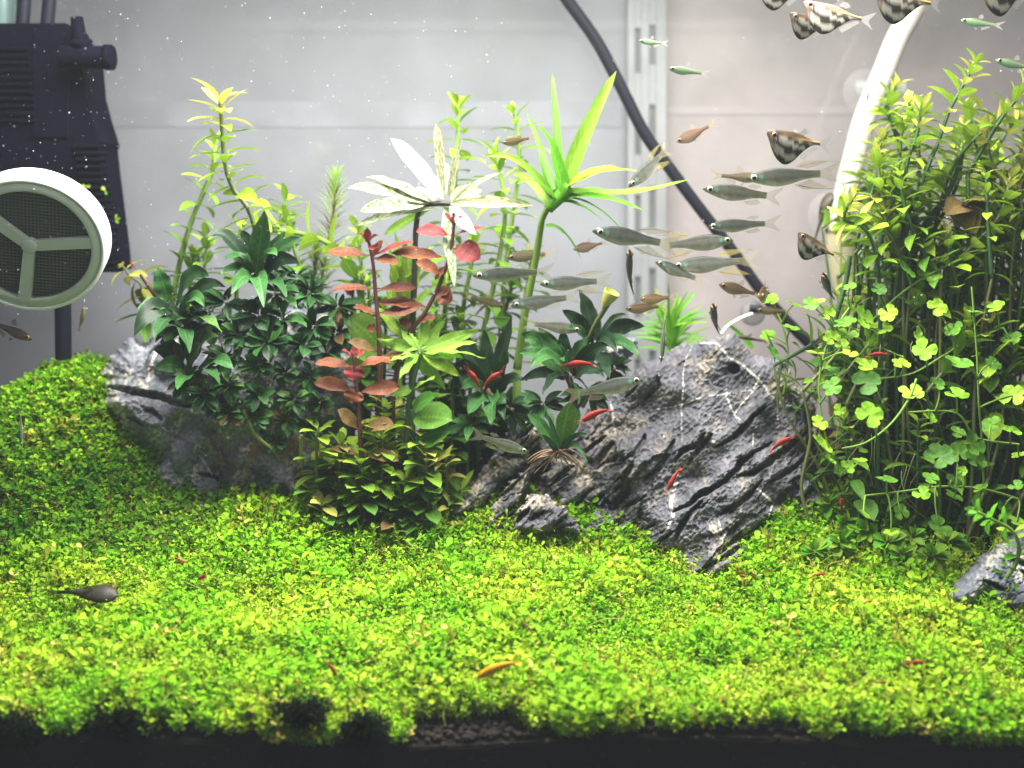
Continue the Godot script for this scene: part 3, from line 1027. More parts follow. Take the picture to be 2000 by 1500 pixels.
func make_materials() -> void:
	T.rib = leaf_tex(0.16, 0.07, 0.10, 0.0, 3)
	T.dark_rib = leaf_tex(0.34, 0.10, 0.16, 0.20, 5)
	T.red_rib = leaf_tex(-0.14, -0.10, 0.16, 0.10, 8)
	T.white = leaf_tex(0.06, 0.03, 0.05, 0.12, 12, Color(0.45, 0.62, 0.28, 0.8))
	T.white_dense = leaf_tex(0.10, 0.03, 0.08, 0.15, 14, Color(0.55, 0.62, 0.28, 0.55))
	T.soft_leaf = noise_tex(128, 0.02, FastNoiseLite.TYPE_SIMPLEX_SMOOTH, 3, 61, 0.72, 1.0)
	T.grit = noise_tex(256, 0.05, FastNoiseLite.TYPE_SIMPLEX_SMOOTH, 5, 21)
	T.fine = noise_tex(256, 0.09, FastNoiseLite.TYPE_SIMPLEX, 4, 23)
	T.soft = noise_tex(256, 0.012, FastNoiseLite.TYPE_SIMPLEX_SMOOTH, 4, 31, 0.86, 1.0)
	M.rock = mat(Color.WHITE, 0.78, {"vc": true, "bump": T.grit, "bump_cm": 0.06, "tri": 30.0, "spec": 0.35})
	M.fish_skin = mat(Color.WHITE, 0.42, {"vc": true, "spec": 0.32, "back": 0.35})
	M.fish_clear = mat(Color.WHITE, 0.42, {"vc": true, "spec": 0.32, "alpha": 0.80})
	M.fin_clear = mat(lin(0.36, 0.35, 0.33), 0.5, {"alpha": 0.30})
	M.fin_yellow = mat(lin(0.36, 0.33, 0.18), 0.5, {"alpha": 0.34})
	M.fin_gold = mat(lin(0.40, 0.33, 0.09), 0.5, {"alpha": 0.42})
	M.fin_amber = mat(lin(0.48, 0.30, 0.13), 0.5, {"alpha": 0.42})
	M.fin_dark = mat(lin(0.06, 0.055, 0.045), 0.5, {"alpha": 0.7})
	M.pupil = mat(lin(0.006, 0.006, 0.007), 0.12)
	M.eye_silver = mat(lin(0.42, 0.46, 0.30), 0.3)
	M.eye_brown = mat(lin(0.28, 0.17, 0.09), 0.3)
	M.rhizome = mat(lin(0.13, 0.075, 0.045), 0.6)
	M.root = mat(lin(0.20, 0.115, 0.06), 0.7)
	M.stem_green = mat(lin(0.16, 0.26, 0.05), 0.5, {"back": 0.2})
	M.stem_olive = mat(lin(0.11, 0.13, 0.045), 0.5)
	M.stem_dark = mat(lin(0.028, 0.080, 0.020), 0.5)
	M.stem_red = mat(lin(0.075, 0.020, 0.018), 0.45)
	M.stem_black = mat(lin(0.030, 0.022, 0.016), 0.5)
	# leaves: own colour, lets some light through
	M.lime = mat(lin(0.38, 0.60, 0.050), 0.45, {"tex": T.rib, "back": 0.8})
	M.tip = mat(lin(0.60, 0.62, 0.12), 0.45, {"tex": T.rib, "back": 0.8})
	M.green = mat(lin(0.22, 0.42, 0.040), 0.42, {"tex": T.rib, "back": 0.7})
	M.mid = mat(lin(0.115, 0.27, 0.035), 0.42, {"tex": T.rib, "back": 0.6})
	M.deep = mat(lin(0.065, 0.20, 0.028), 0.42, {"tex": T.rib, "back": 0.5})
	M.vivid = mat(lin(0.17, 0.50, 0.035), 0.35, {"tex": T.rib, "back": 0.8})
	M.pale = mat(lin(0.46, 0.80, 0.13), 0.45, {"tex": T.rib, "back": 1.0})
	M.olive = mat(lin(0.26, 0.26, 0.055), 0.5, {"tex": T.rib, "back": 0.5})
	M.brown = mat(lin(0.22, 0.15, 0.055), 0.6, {"tex": T.rib, "back": 0.4})
	M.white = mat(lin(0.56, 0.60, 0.44), 0.4, {"tex": T.white, "back": 0.7})
	M.white_dense = mat(lin(0.54, 0.55, 0.37), 0.4, {"tex": T.white_dense, "back": 0.7})
	M.white_plain = mat(lin(0.74, 0.75, 0.66), 0.4, {"tex": T.rib, "back": 0.6})
	M.buce = mat(lin(0.034, 0.105, 0.030), 0.38, {"tex": T.dark_rib, "back": 0.35, "spec": 0.27})
	M.buce_light = mat(lin(0.055, 0.165, 0.042), 0.38, {"tex": T.dark_rib, "back": 0.4, "spec": 0.27})
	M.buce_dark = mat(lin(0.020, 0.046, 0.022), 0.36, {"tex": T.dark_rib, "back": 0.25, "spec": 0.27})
	M.buce_pale = mat(lin(0.12, 0.24, 0.060), 0.32, {"tex": T.dark_rib, "back": 0.4})
	M.red = mat(lin(0.36, 0.070, 0.070), 0.42, {"tex": T.red_rib, "back": 0.6})
	M.rust = mat(lin(0.29, 0.100, 0.050), 0.42, {"tex": T.red_rib, "back": 0.6})
	M.maroon = mat(lin(0.21, 0.070, 0.042), 0.42, {"tex": T.red_rib, "back": 0.5})
	M.bronze = mat(lin(0.20, 0.125, 0.045), 0.45, {"tex": T.red_rib, "back": 0.5})
	M.carpet = mat(Color.WHITE, 0.5, {"vc": true, "back": 1.0})
	for k in ["lance", "oval", "spat", "strap", "drop"]:
		leaf_shape[k] = []
	for i in 3:
		leaf_shape.lance.append(unit_leaf("lance", 0.31 + 0.035 * i, 0.35 + 0.3 * i, 0.28))
		leaf_shape.oval.append(unit_leaf("oval", 0.40 + 0.07 * i, 0.25 + 0.3 * i, 0.22))
		leaf_shape.spat.append(unit_leaf("spat", 0.52 + 0.05 * i, 0.3 + 0.35 * i, 0.2, 0.05, 8))
		leaf_shape.drop.append(unit_leaf("drop", 0.50 + 0.05 * i, 0.4 + 0.3 * i, 0.3, 0.08, 7))
		leaf_shape.strap.append(unit_leaf("strap", 0.16 + 0.03 * i, 0.5 + 0.4 * i, 0.2, 0.05, 8))

func make_room() -> void:
	var wall := mat(lin(0.390, 0.332, 0.342), 0.9, {"tex": T.soft, "tri": 3.0, "bump": T.fine, "bump_cm": 0.03})
	var panel := mat(lin(0.240, 0.242, 0.286), 0.85, {"tex": T.soft, "tri": 2.2, "bump": T.fine, "bump_cm": 0.02})
	var o := part("back_wall", box(Vector3(-1.4, -0.3, -0.62), Vector3(1.4, 1.4, -0.56)), wall)
	tag(o, "pale pinkish painted wall behind the tank", "wall", "", "structure")
	# grey board fixed to the wall left of the shelf upright
	var x1 := P(1222, 0, 1.105).x
	var xs := P(852, 0, 1.105).x
	var b := thing("wall_panel", Vector3(-0.4, 0.3, -0.555))
	part("panel", box(Vector3(-1.2, -0.3, -0.559), Vector3(xs, 1.4, -0.5503)), panel, b)
	part("panel", box(Vector3(xs, -0.3, -0.559), Vector3(x1, 1.4, -0.5503)), mat(lin(0.238, 0.243, 0.282), 0.85, {"tex": T.soft, "tri": 2.2, "bump": T.fine, "bump_cm": 0.02}), b)
	tag(b, "grey two-part wall board behind the left of the tank", "wall panel", "", "structure")
	var rim := mat(lin(0.252, 0.255, 0.302), 0.7, {"tex": T.soft, "tri": 4.0})
	var y0 := P(0, 246, 1.09).y
	var y1 := P(0, 196, 1.09).y
	tag(part("wall_rail", box(Vector3(-1.2, y0, -0.549), Vector3(x1 - 0.004, y1, -0.5496), 0.0001), rim), "pale horizontal strip running across the grey wall board", "wall strip", "", "structure")
	var ledge := mat(lin(0.345, 0.298, 0.310), 0.8)
	tag(part("wall_groove", box(Vector3(P(1306, 0, 1.1).x, P(0, 222, 1.1).y, -0.559), Vector3(1.2, P(0, 206, 1.1).y, -0.5586), 0.0001), ledge), "thin grey moulding along the pinkish wall right of the upright", "moulding", "", "structure")
	# slotted shelf upright
	var metal := mat(lin(0.280, 0.280, 0.310), 0.55, {"tex": T.soft, "tri": 5.0})
	var dark := mat(lin(0.10, 0.10, 0.115), 0.8)
	var d := 1.085
	var up := thing("shelf_upright", Vector3(P(1262, 0, d).x, 0.0, -0.535))
	var zf := EYE.z - d
	var xa := P(1226, 0, d).x
	var xb := P(1302, 0, d).x
	part("back_channel", box(Vector3(xa, -0.2, zf - 0.012), Vector3(xb, 1.2, zf - 0.008)), dark, up)
	var s1a := P(1240, 0, d).x
	var s1b := P(1252, 0, d).x
	var s2a := P(1268, 0, d).x
	var s2b := P(1281, 0, d).x
	for q in [[xa, s1a], [s1b, s2a], [s2b, xb]]:
		part("face_strip", box(Vector3(q[0], -0.2, zf - 0.008), Vector3(q[1], 1.2, zf), 0.0006), metal, up)
	# bridges between the slots of each column
	for q in [[s1a, s1b, 6], [s2a, s2b, -10]]:
		for k in 9:
			var top: float = 136.0 + q[2] + k * 160.0
			part("slot_bridge", box(Vector3(q[0], P(0, top + 78, d).y, zf - 0.008), Vector3(q[1], P(0, top, d).y, zf - 0.0006), 0.0004), metal, up)
		part("slot_bridge", box(Vector3(q[0], P(0, 52 + q[2] * 0.4, d).y, zf - 0.008), Vector3(q[1], 1.2, zf - 0.0006), 0.0004), metal, up)
	tag(up, "vertical grey metal shelf upright with two columns of slots", "shelf upright")
	# tank: front and back panes
	var glass := mat(Color(0.95, 1.0, 0.98), 0.02, {"alpha": 0.03})
	glass.metallic_specular = 0.4
	var tank := thing("aquarium", Vector3(0, 0, 0))
	part("front_pane", box(Vector3(-0.62, 0.0, 0.002), Vector3(0.62, 0.58, 0.008)), glass, tank)
	part("back_pane", box(Vector3(-0.62, 0.0, -0.418), Vector3(0.62, 0.58, -0.412)), glass, tank)
	var sili := mat(lin(0.02, 0.02, 0.022), 0.5)
	part("base_plate", box(Vector3(-0.62, -0.012, -0.42), Vector3(0.62, -0.001, 0.01), 0.002), sili, tank)
	part("top_rim", box(Vector3(-0.62, 0.585, 0.0), Vector3(0.62, 0.60, 0.012), 0.002), sili, tank)
	tag(tank, "clear glass aquarium tank holding the whole planted scene", "aquarium")
	# the lamp over the water, out of view
	var fit := thing("aquarium_lamp", Vector3(0, 0.64, -0.110))
	part("housing", box(Vector3(-0.45, 0.640, -0.215), Vector3(0.45, 0.662, -0.005), 0.004), mat(lin(0.5, 0.5, 0.5), 0.35, {"metal": 0.8}), fit)
	var glow := mat(lin(0.9, 0.9, 0.9), 0.5)
	glow.emission_enabled = true
	glow.emission = Color(1.0, 0.985, 0.955)
	glow.emission_energy_multiplier = 1.5
	part("diffuser", box(Vector3(-0.42, 0.634, -0.200), Vector3(0.42, 0.639, -0.020)), glow, fit)
	tag(fit, "long lamp hung over the open top of the aquarium", "lamp")

func make_ground() -> void:
	var v := PackedVector3Array()
	var nx := 300
	var nz := 120
	var n := FastNoiseLite.new()
	n.frequency = 90.0
	n.noise_type = FastNoiseLite.TYPE_CELLULAR
	for j in nz:
		for i in nx:
			var x := lerpf(-0.6, 0.6, i / (nx - 1.0))
			var z := lerpf(-0.003, -0.41, pow(j / (nz - 1.0), 1.4))
			v.append(Vector3(x, ground_y(x, z) + 0.0022 * n.get_noise_2d(x, z), z))
	var idx := PackedInt32Array()
	for q in grid_index(nz, nx): idx.append(q)
	for i in range(0, idx.size(), 3):
		var k := idx[i + 1]
		idx[i + 1] = idx[i + 2]
		idx[i + 2] = k
	var soil := mat(lin(0.016, 0.012, 0.010), 0.9, {"bump": T.fine, "bump_cm": 0.15, "tri": 60.0, "spec": 0.2})
	var o := part("soil", finish(v, idx), soil)
	# the cut face of the soil against the glass
	var f := PackedVector3Array()
	for j in 2:
		for i in nx:
			var x := lerpf(-0.6, 0.6, i / (nx - 1.0))
			f.append(Vector3(x, ground_y(x, -0.003) if j == 0 else 0.0, -0.003 + 0.001 * n.get_noise_2d(x, 5.0) if j == 0 else -0.003))
	part("soil_face", finish(f, grid_index(2, nx)), soil, o)
	tag(o, "dark brown granular soil sloping up to the back", "soil", "", "structure")
	# loose granules along the front and on bare spots
	var bead := SphereMesh.new()
	bead.radius = 0.5
	bead.height = 0.85
	bead.radial_segments = 8
	bead.rings = 5
	var xf := []
	var cols := []
	for i in 5200:
		var x := rr(-0.32, 0.34)
		var z := -0.004 - 0.030 * pow(rng.randf(), 1.3)
		if i > 4200: z = rr(-0.16, -0.30)
		var s := rr(0.0018, 0.0042)
		var y := ground_y(x, z) + s * 0.2 - (rng.randf() * 0.034 if z > -0.008 else 0.0)
		xf.append(Transform3D(Basis.from_euler(Vector3(rr(0, 6), rr(0, 6), rr(0, 6))).scaled(Vector3(s, s * rr(0.7, 1), s)), Vector3(x, y, z)))
		var k := rr(0.5, 1.4)
		cols.append(Color(0.020 * k, 0.0145 * k, 0.012 * k))
	var g := thing("soil_granules", Vector3(0, 0, 0))
	scatter("granules", bead, mat(Color.WHITE, 0.8, {"vc": true, "spec": 0.25}), xf, cols, g)
	tag(g, "loose dark soil granules showing along the front edge", "soil", "", "stuff")
	# the carpet
	var lawn := thing("carpet_plants", Vector3(0, 0, 0))
	var shapes := []
	for i in 5: shapes.append(sprig(3 + i % 2, 0.0022 + 0.0005 * (i % 3), 0.00195 + 0.0003 * (i % 2), 0.008 + 0.0010 * i, 0.1))
	var xfs := [[], [], [], [], []]
	var cs := [[], [], [], [], []]
	var pn := FastNoiseLite.new()
	pn.frequency = 14.0
	pn.seed = 77
	for i in 66000:
		var z := -0.004 - 0.247 * pow(rng.randf(), 1.15)
		var d := EYE.z - z
		var x := rr(-1.06, 1.06) * 1000.0 / F * d
		var px := 1000.0 + x / d * F
		# bare soil where the front bank breaks
		if z > -0.022 and absf(px - 920.0 - (z + 0.01) * 900.0) < 85.0 + (z + 0.022) * 3000.0: continue
		var edge := 0.0075 + 0.013 * pn.get_noise_2d(x * 1.7, 3.0) + 0.005 * pn.get_noise_2d(x * 6.0, 9.0)
		if -z < edge: continue
		if z < -0.165 and px > 1560.0 and rng.randf() < 0.72: continue
		if z < -0.215 and px > 600.0 and rng.randf() < 0.6: continue
		var k := rng.randi() % 5
		var sc := rr(0.75, 1.25)
		sc *= lerpf(0.80, 1.25, smoothstep(-0.3, 0.35, pn.get_noise_2d(x * 0.7 - 60.0, z * 0.9)))
		if rng.randf() < 0.05: sc *= 1.4
		var hump := 0.004 * (0.5 + pn.get_noise_2d(x * 2.0 + 40.0, z * 2.0)) * smoothstep(0.006, 0.03, -z)
		var tilt := Basis.from_euler(Vector3(rr(-0.4, 0.4) + 0.25 * (1.0 - smoothstep(0.01, 0.05, -z)), rr(0, TAU), rr(-0.4, 0.4)))
		xfs[k].append(Transform3D(tilt.scaled(Vector3.ONE * sc), Vector3(x, ground_y(x, z) + hump - 0.001 + rr(0, 0.005), z)))
		var yel := clampf(0.42 + pn.get_noise_2d(x, z) * 0.9 + rr(-0.35, 0.35), 0, 1)
		yel *= 1.0 - 0.55 * smoothstep(-0.15, -0.20, z)
		var c := Color(0.26, 0.60, 0.020).lerp(Color(0.56, 0.73, 0.050), yel)
		if rng.randf() < 0.05 * (0.4 + yel): c = Color(0.72, 0.66, 0.16)
		if rng.randf() < 0.10: c = Color(0.30, 0.32, 0.025)
		cs[k].append(c * rr(0.75, 1.1))
	for k in 5: scatter("carpet", shapes[k], M.carpet, xfs[k], cs[k], lawn)
	tag(lawn, "bright green carpet of tiny round-leaved plants across the foreground", "ground cover", "", "stuff")
	# the mound at the left back
	var mound := thing("mound_plants", Vector3(-0.33, 0.1, -0.26))
	var mx := []
	var mc := []
	var ms := sprig(4, 0.0036, 0.0028, 0.011, 0.0)
	for i in 7500:
		var x := rr(-0.47, -0.20)
		var z := rr(-0.37, -0.15)
		var slope := Vector3(ground_y(x + 0.003, z) - ground_y(x - 0.003, z), -0.006, ground_y(x, z + 0.003) - ground_y(x, z - 0.003)) * -1.0
		var nrm := (slope.normalized() + Vector3(rr(-0.5, 0.5), 0.25 + rr(-0.3, 0.3), rr(-0.5, 0.5))).normalized()
		var side := nrm.cross(Vector3(0.3, 0.2, 0.9).normalized()).normalized()
		var bs := Basis(side, nrm, side.cross(nrm)).rotated(nrm, rr(0, TAU)).scaled(Vector3.ONE * rr(0.7, 1.2))
		mx.append(Transform3D(bs, Vector3(x, ground_y(x, z) + rr(-0.002, 0.006), z) - mound.position))
		var c := Color(0.10, 0.30, 0.018).lerp(Color(0.24, 0.44, 0.03), clampf(0.4 + pn.get_noise_2d(x * 1.5, z * 1.5 + 9.0) + rr(-0.3, 0.3), 0, 1))
		if rng.randf() < 0.12: c = Color(0.12, 0.12, 0.025)
		mc.append(c)
	scatter("mound_carpet", ms, M.carpet, mx, mc, mound)
	tag(mound, "mossy green mound climbing the left back corner under the black filter", "ground cover", "", "stuff")
	var alga := mat(lin(0.008, 0.014, 0.008), 0.9, {"spec": 0.1})
	var hairs := sprig(5, 0.006, 0.0008, 0.012, 0.2)
	for q in [[585, 1405, 34, "black-green algae tuft at the front glass, tallest one"], [705, 1432, 26, "black-green algae tuft at the front glass, next to the tallest"], [230, 1425, 40, "black-green algae tuft low at the front left"], [30, 1440, 40, "black-green algae tuft in the front left corner"]]:
		var tuft := thing("algae_tuft", P(q[0], q[1], 0.553))
		var tx := []
		for i in 150:
			var a := rr(0, PI)
			var rad: float = q[2] * sqrt(rng.randf()) * 0.553 / F
			tx.append(Transform3D(Basis.from_euler(Vector3(rr(-0.6, 0.9), rr(0, TAU), rr(-0.8, 0.8))).scaled(Vector3.ONE * rr(0.5, 1.0)), Vector3(cos(a) * rad * 1.5, sin(a) * rad - 0.006, rr(-0.003, 0.0))))
		scatter("hairs", hairs, alga, tx, [], tuft)
		tag(tuft, q[3], "algae")
	# fine pale runners that stick out of the carpet
	var run := thing("carpet_runners", Vector3(0, 0, 0))
	var rx := []
	var rc := []
	var rm := tube(bent(Vector3(0, 0, 0), Vector3(0.022, 0.004, 0.002), Vector3(0, 0.008, 0.004), 7), 0.0004, 0.00025, 4)
	for i in 900:
		var z := -0.018 - 0.17 * rng.randf()
		var x := rr(-1.05, 1.05) * 1000.0 / F * (EYE.z - z)
		rx.append(Transform3D(Basis.from_euler(Vector3(rr(-0.7, 0.7), rr(0, TAU), rr(-0.6, 0.6))).scaled(Vector3.ONE * rr(0.5, 1.2)), Vector3(x, ground_y(x, z) + rr(0.003, 0.011), z)))
		rc.append(Color(0.48, 0.52, 0.16).lerp(Color(0.22, 0.36, 0.04), rng.randf()))
	scatter("runners", rm, M.carpet, rx, rc, run)
	tag(run, "thin pale runners and roots lying over the green carpet", "plant runners", "", "stuff")

func make_rocks() -> void:
	var cr := func(pts: Array, r: float, a: float, soft: float) -> Array:
		var out := [r, a, soft]
		for q in pts: out.append([880.0 + q[0] * 0.38, 640.0 + q[1] * 0.38])
		return out
	var cracks := [
		cr.call([[1145, 950], [1235, 905], [1265, 868], [1390, 800], [1475, 730], [1490, 690], [1560, 640], [1650, 590]], 3.6, 1.0, 4.0),
		cr.call([[1365, 612], [1460, 556], [1530, 485], [1560, 450], [1625, 405]], 3.2, 0.95, 4.0),
		cr.call([[1485, 760], [1560, 750], [1640, 690], [1750, 600], [1835, 540]], 3.2, 0.9, 4.8),
		cr.call([[1155, 690], [1190, 640], [1270, 600], [1310, 540]], 2.8, 0.8, 4.0),
		cr.call([[1220, 700], [1280, 620], [1340, 545]], 2.4, 0.8, 3.2),
		cr.call([[1000, 770], [1060, 735], [1110, 650], [1150, 580]], 2.4, 0.7, 4.8),
		cr.call([[930, 665], [985, 600], [1005, 550]], 2.8, 0.8, 4.8),
		cr.call([[390, 800], [450, 760], [540, 690], [640, 640]], 7.2, 1.0, 7.2),
		cr.call([[505, 810], [560, 890], [625, 925], [700, 850], [735, 820]], 3.2, 0.9, 4.8),
		cr.call([[655, 560], [680, 670], [745, 700], [840, 590]], 4.8, 0.9, 6.4),
		cr.call([[790, 880], [830, 925], [895, 850], [895, 760], [935, 700]], 4.0, 0.9, 4.8),
		cr.call([[40, 930], [150, 820], [250, 745], [375, 680]], 2.8, 0.8, 4.8),
		cr.call([[285, 960], [350, 880], [430, 815]], 4.0, 0.9, 4.8),
		cr.call([[1060, 250], [1065, 300], [1000, 370]], 2.4, 0.7, 4.8),
		cr.call([[1155, 1100], [1185, 1020], [1245, 940], [1300, 890]], 3.2, 0.9, 4.0),
		cr.call([[1390, 960], [1480, 900], [1530, 840]], 2.4, 0.8, 4.0),
		cr.call([[690, 985], [740, 900], [790, 860]], 2.8, 0.8, 4.0),
		cr.call([[1440, 205], [1470, 215]], 5.6, 0.8, 4.8),
		cr.call([[1400, 1130], [1500, 1080], [1600, 1010], [1700, 950]], 2.8, 0.7, 4.8),
		cr.call([[1640, 800], [1740, 740], [1860, 650]], 2.0, 0.6, 4.0),
		cr.call([[1700, 240], [1730, 200]], 4.8, 0.7, 6.4),
		cr.call([[1830, 420], [1855, 560], [1850, 700]], 3.2, 0.7, 6.4),
	]
	var veins := [
		cr.call([[1240, 75], [1370, 80], [1430, 150], [1500, 190], [1580, 262], [1560, 320], [1500, 390], [1458, 450], [1512, 495]], 1.12, 0.95, 1.5),
		cr.call([[1250, 80], [1210, 160], [1195, 240], [1195, 310], [1185, 430], [1190, 600]], 0.75, 0.65, 1.5),
		cr.call([[980, 440], [1100, 412], [1200, 390], [1300, 355], [1420, 340], [1560, 320], [1612, 285]], 0.68, 0.7, 1.5),
		cr.call([[1420, 270], [1420, 360], [1450, 430], [1490, 490]], 0.75, 0.8, 1.5),
		cr.call([[1590, 205], [1580, 262], [1640, 340], [1700, 395], [1830, 412]], 0.68, 0.6, 1.5),
		cr.call([[820, 380], [840, 480], [850, 545]], 1.20, 0.8, 2.0),
		cr.call([[1565, 818], [1660, 900], [1630, 985]], 1.65, 0.95, 1.5),
		cr.call([[1340, 1000], [1370, 1060], [1405, 1105]], 1.50, 0.95, 1.5),
		cr.call([[1375, 980], [1390, 1040], [1425, 1090]], 0.75, 0.8, 1.0),
		cr.call([[1165, 690], [1160, 800], [1130, 910], [1145, 960], [1098, 1075]], 1.80, 0.8, 2.5),
		cr.call([[1700, 390], [1680, 440], [1690, 530]], 0.75, 0.6, 1.5),
		cr.call([[1070, 230], [1050, 330], [1010, 380]], 0.90, 0.6, 2.0),
		cr.call([[1340, 580], [1385, 595]], 1.50, 0.8, 2.0),
		cr.call([[1555, 540], [1555, 610]], 0.90, 0.7, 1.5),
		cr.call([[650, 720], [720, 810], [760, 850]], 1.50, 0.6, 3.0),
		cr.call([[410, 940], [440, 870], [470, 850]], 1.50, 0.6, 3.0),
		cr.call([[1510, 1090], [1600, 1020], [1680, 950], [1760, 830]], 0.90, 0.6, 2.0),
		cr.call([[900, 950], [1000, 850], [1040, 810]], 0.60, 0.5, 1.5),
	]
	var stains := [
		cr.call([[300, 480], [350, 520], [430, 520]], 12.0, 0.5, 20.0),
		cr.call([[270, 760], [350, 700]], 10.0, 0.6, 16.0),
		cr.call([[410, 930], [460, 850], [520, 900]], 10.0, 0.6, 16.0),
		cr.call([[560, 740], [650, 720], [700, 800], [760, 840]], 10.0, 0.6, 18.0),
		cr.call([[700, 600], [830, 520], [1000, 480]], 10.0, 0.45, 25.0),
		cr.call([[820, 630], [760, 740]], 8.0, 0.6, 16.0),
		cr.call([[1280, 270], [1340, 160], [1400, 110]], 6.0, 0.4, 14.0),
		cr.call([[1640, 310], [1740, 290], [1840, 340]], 14.0, 0.5, 20.0),
		cr.call([[1850, 420], [1870, 480]], 6.0, 0.8, 8.0),
		cr.call([[1350, 1130], [1440, 1110], [1620, 1000]], 5.0, 0.5, 10.0),
		cr.call([[1340, 1000], [1390, 1090]], 6.0, 0.5, 10.0),
		cr.call([[1250, 640], [1200, 740]], 4.0, 0.6, 8.0),
		cr.call([[100, 920], [200, 850], [300, 790]], 5.0, 0.5, 12.0),
	]
	var big := [[880, 1010], [885, 985], [930, 935], [960, 890], [985, 860], [1000, 820], [1030, 805], [1060, 830], [1090, 880], [1115, 855], [1150, 800], [1190, 765], [1232, 735], [1262, 705], [1300, 690], [1330, 672], [1370, 668], [1395, 655], [1432, 648], [1455, 668], [1472, 692], [1500, 694], [1535, 705], [1545, 735], [1562, 752], [1580, 775], [1593, 800], [1590, 840], [1600, 880], [1590, 930], [1606, 980], [1585, 1024], [1540, 1050], [1490, 1085], [1450, 1120], [1410, 1155], [1370, 1175], [1310, 1150], [1290, 1090], [1240, 1060], [1100, 1055], [980, 1050]]
	var depth := func(x: float, y: float) -> float:
		return 0.690 + 0.085 * (1130.0 - y) / 480.0 + 0.045 * absf(x - 1400.0) / 480.0
	var gray := {"seed": 7, "edge": 30.0, "round": 0.022, "thick": 0.055, "strata": 0.0092, "lump": 0.009, "chip": 0.0013, "fine": 0.0015, "lam": 70.0, "angle": 0.70, "crack_deep": 0.0105,
		"color": Color(0.080, 0.080, 0.096), "light": Color(0.25, 0.245, 0.275), "tan": Color(0.50, 0.42, 0.29), "pale": 0.22, "calm": [1390, 770, 200], "ledges": 32, "cracks": cracks, "veins": veins, "stains": stains}
	tag(part("slate_rock", rock(big, 1.5, depth, gray), M.rock), "big slanted purple-grey rock with white veins and deep cracks", "rock")
	# broken blocks leaning at its left foot
	var blocks := [
		[[[1054, 930], [1085, 897], [1110, 890], [1134, 912], [1158, 944], [1148, 970], [1122, 1000], [1120, 1030], [1090, 1030], [1088, 985], [1070, 955]], 0.734, 31, "squarish pale grey block wedged at the foot of the big rock"],
		[[[992, 826], [1009, 808], [1049, 816], [1062, 853], [1036, 880], [1030, 905], [996, 900], [986, 850]], 0.735, 33, "small whitish block standing above the other broken pieces"],
		[[[872, 1030], [884, 992], [937, 925], [967, 888], [1022, 894], [1028, 916], [980, 942], [935, 1001], [925, 1035]], 0.736, 35, "long slanting slab at the left end of the broken rock pieces"],
		[[[940, 1035], [956, 996], [994, 940], [1030, 915], [1036, 946], [1004, 1000], [1000, 1040]], 0.728, 37, "narrow dark slab second from the left among the broken pieces"],
		[[[1000, 1040], [1009, 1003], [1032, 968], [1060, 960], [1095, 985], [1125, 1008], [1130, 1040]], 0.716, 39, "low yellowish chunk in front of the squarish pale block"],
	]
	for q in blocks:
		var od := gray.duplicate()
		var bd: float = q[1]
		od.merge({"seed": q[2], "edge": 16.0, "round": 0.014, "thick": 0.020, "strata": 0.0050, "lump": 0.004, "lam": 46.0, "ledges": 5, "cracks": [], "veins": [[0.8, 0.7, 1.5, q[0][1], q[0][3], q[0][5]]], "stains": [[6.0, 0.7, 14.0, q[0][1], q[0][2], q[0][4]]], "pale": 0.5}, true)
		od.erase("calm")
		tag(part("rock_block", rock(q[0], 1.4, func(_x: float, y: float) -> float: return bd + 0.03 * (1000.0 - y) / 200.0, od), M.rock), q[3], "rock", "")
	var lft := [[250, 655], [285, 668], [330, 640], [450, 600], [560, 590], [650, 620], [690, 680], [705, 780], [695, 870], [650, 990], [600, 1040], [440, 1045], [370, 1010], [300, 905], [255, 872], [220, 832], [198, 790], [196, 745], [205, 712], [222, 688], [236, 672]]
	var d2 := func(x: float, y: float) -> float:
		return 0.752 + 0.026 * smoothstep(860.0, 620.0, y) + 0.012 * smoothstep(340.0, 450.0, x) * smoothstep(780.0, 860.0, y)
	var dark := gray.duplicate()
	dark.merge({"ledges": 14, "seed": 23, "edge": 60.0, "round": 0.045, "strata": 0.0050, "lump": 0.012, "chip": 0.0015, "fine": 0.0011, "lam": 120.0, "angle": -0.5, "pale": 0.55, "color": Color(0.105, 0.115, 0.145), "light": Color(0.34, 0.345, 0.37), "tan": Color(0.58, 0.54, 0.45),
		"cracks": [[4.0, 0.8, 6.0, [215, 755], [260, 765], [330, 780], [400, 800]], [4.0, 0.7, 8.0, [290, 740], [300, 690], [318, 668]]],
		"veins": [[2.2, 1.0, 1.5, [288, 757], [292, 720], [303, 695], [310, 678]], [1.2, 0.6, 2.0, [205, 760], [250, 765], [290, 757]]],
		"stains": [[14.0, 0.7, 22.0, [215, 700], [205, 760], [215, 810], [245, 830]], [8.0, 0.5, 14.0, [270, 745], [285, 755]]]}, true)
	dark.erase("calm")
	tag(part("slate_rock", rock(lft, 2.0, d2, dark), M.rock), "dark rounded rock with a pale left flank, overgrown by dark leaves", "rock")
	var sm := [[240, 917], [255, 905], [285, 902], [300, 895], [330, 865], [372, 858], [402, 880], [422, 920], [432, 950], [446, 1000], [440, 1034], [370, 1034], [318, 985], [290, 948], [260, 940]]
	var d3 := func(x: float, y: float) -> float: return 0.738 + 0.02 * (1000.0 - y) / 140.0
	var s3 := dark.duplicate()
	s3.merge({"seed": 41, "edge": 40.0, "round": 0.025, "thick": 0.03, "lump": 0.006, "pale": 0.5, "ledges": 8, "cracks": [], "veins": [[1.2, 0.5, 2.0, [385, 885], [405, 910], [422, 940]]], "stains": [[6.0, 0.8, 8.0, [245, 915], [258, 912]], [8.0, 0.4, 12.0, [400, 990], [440, 985]]]}, true)
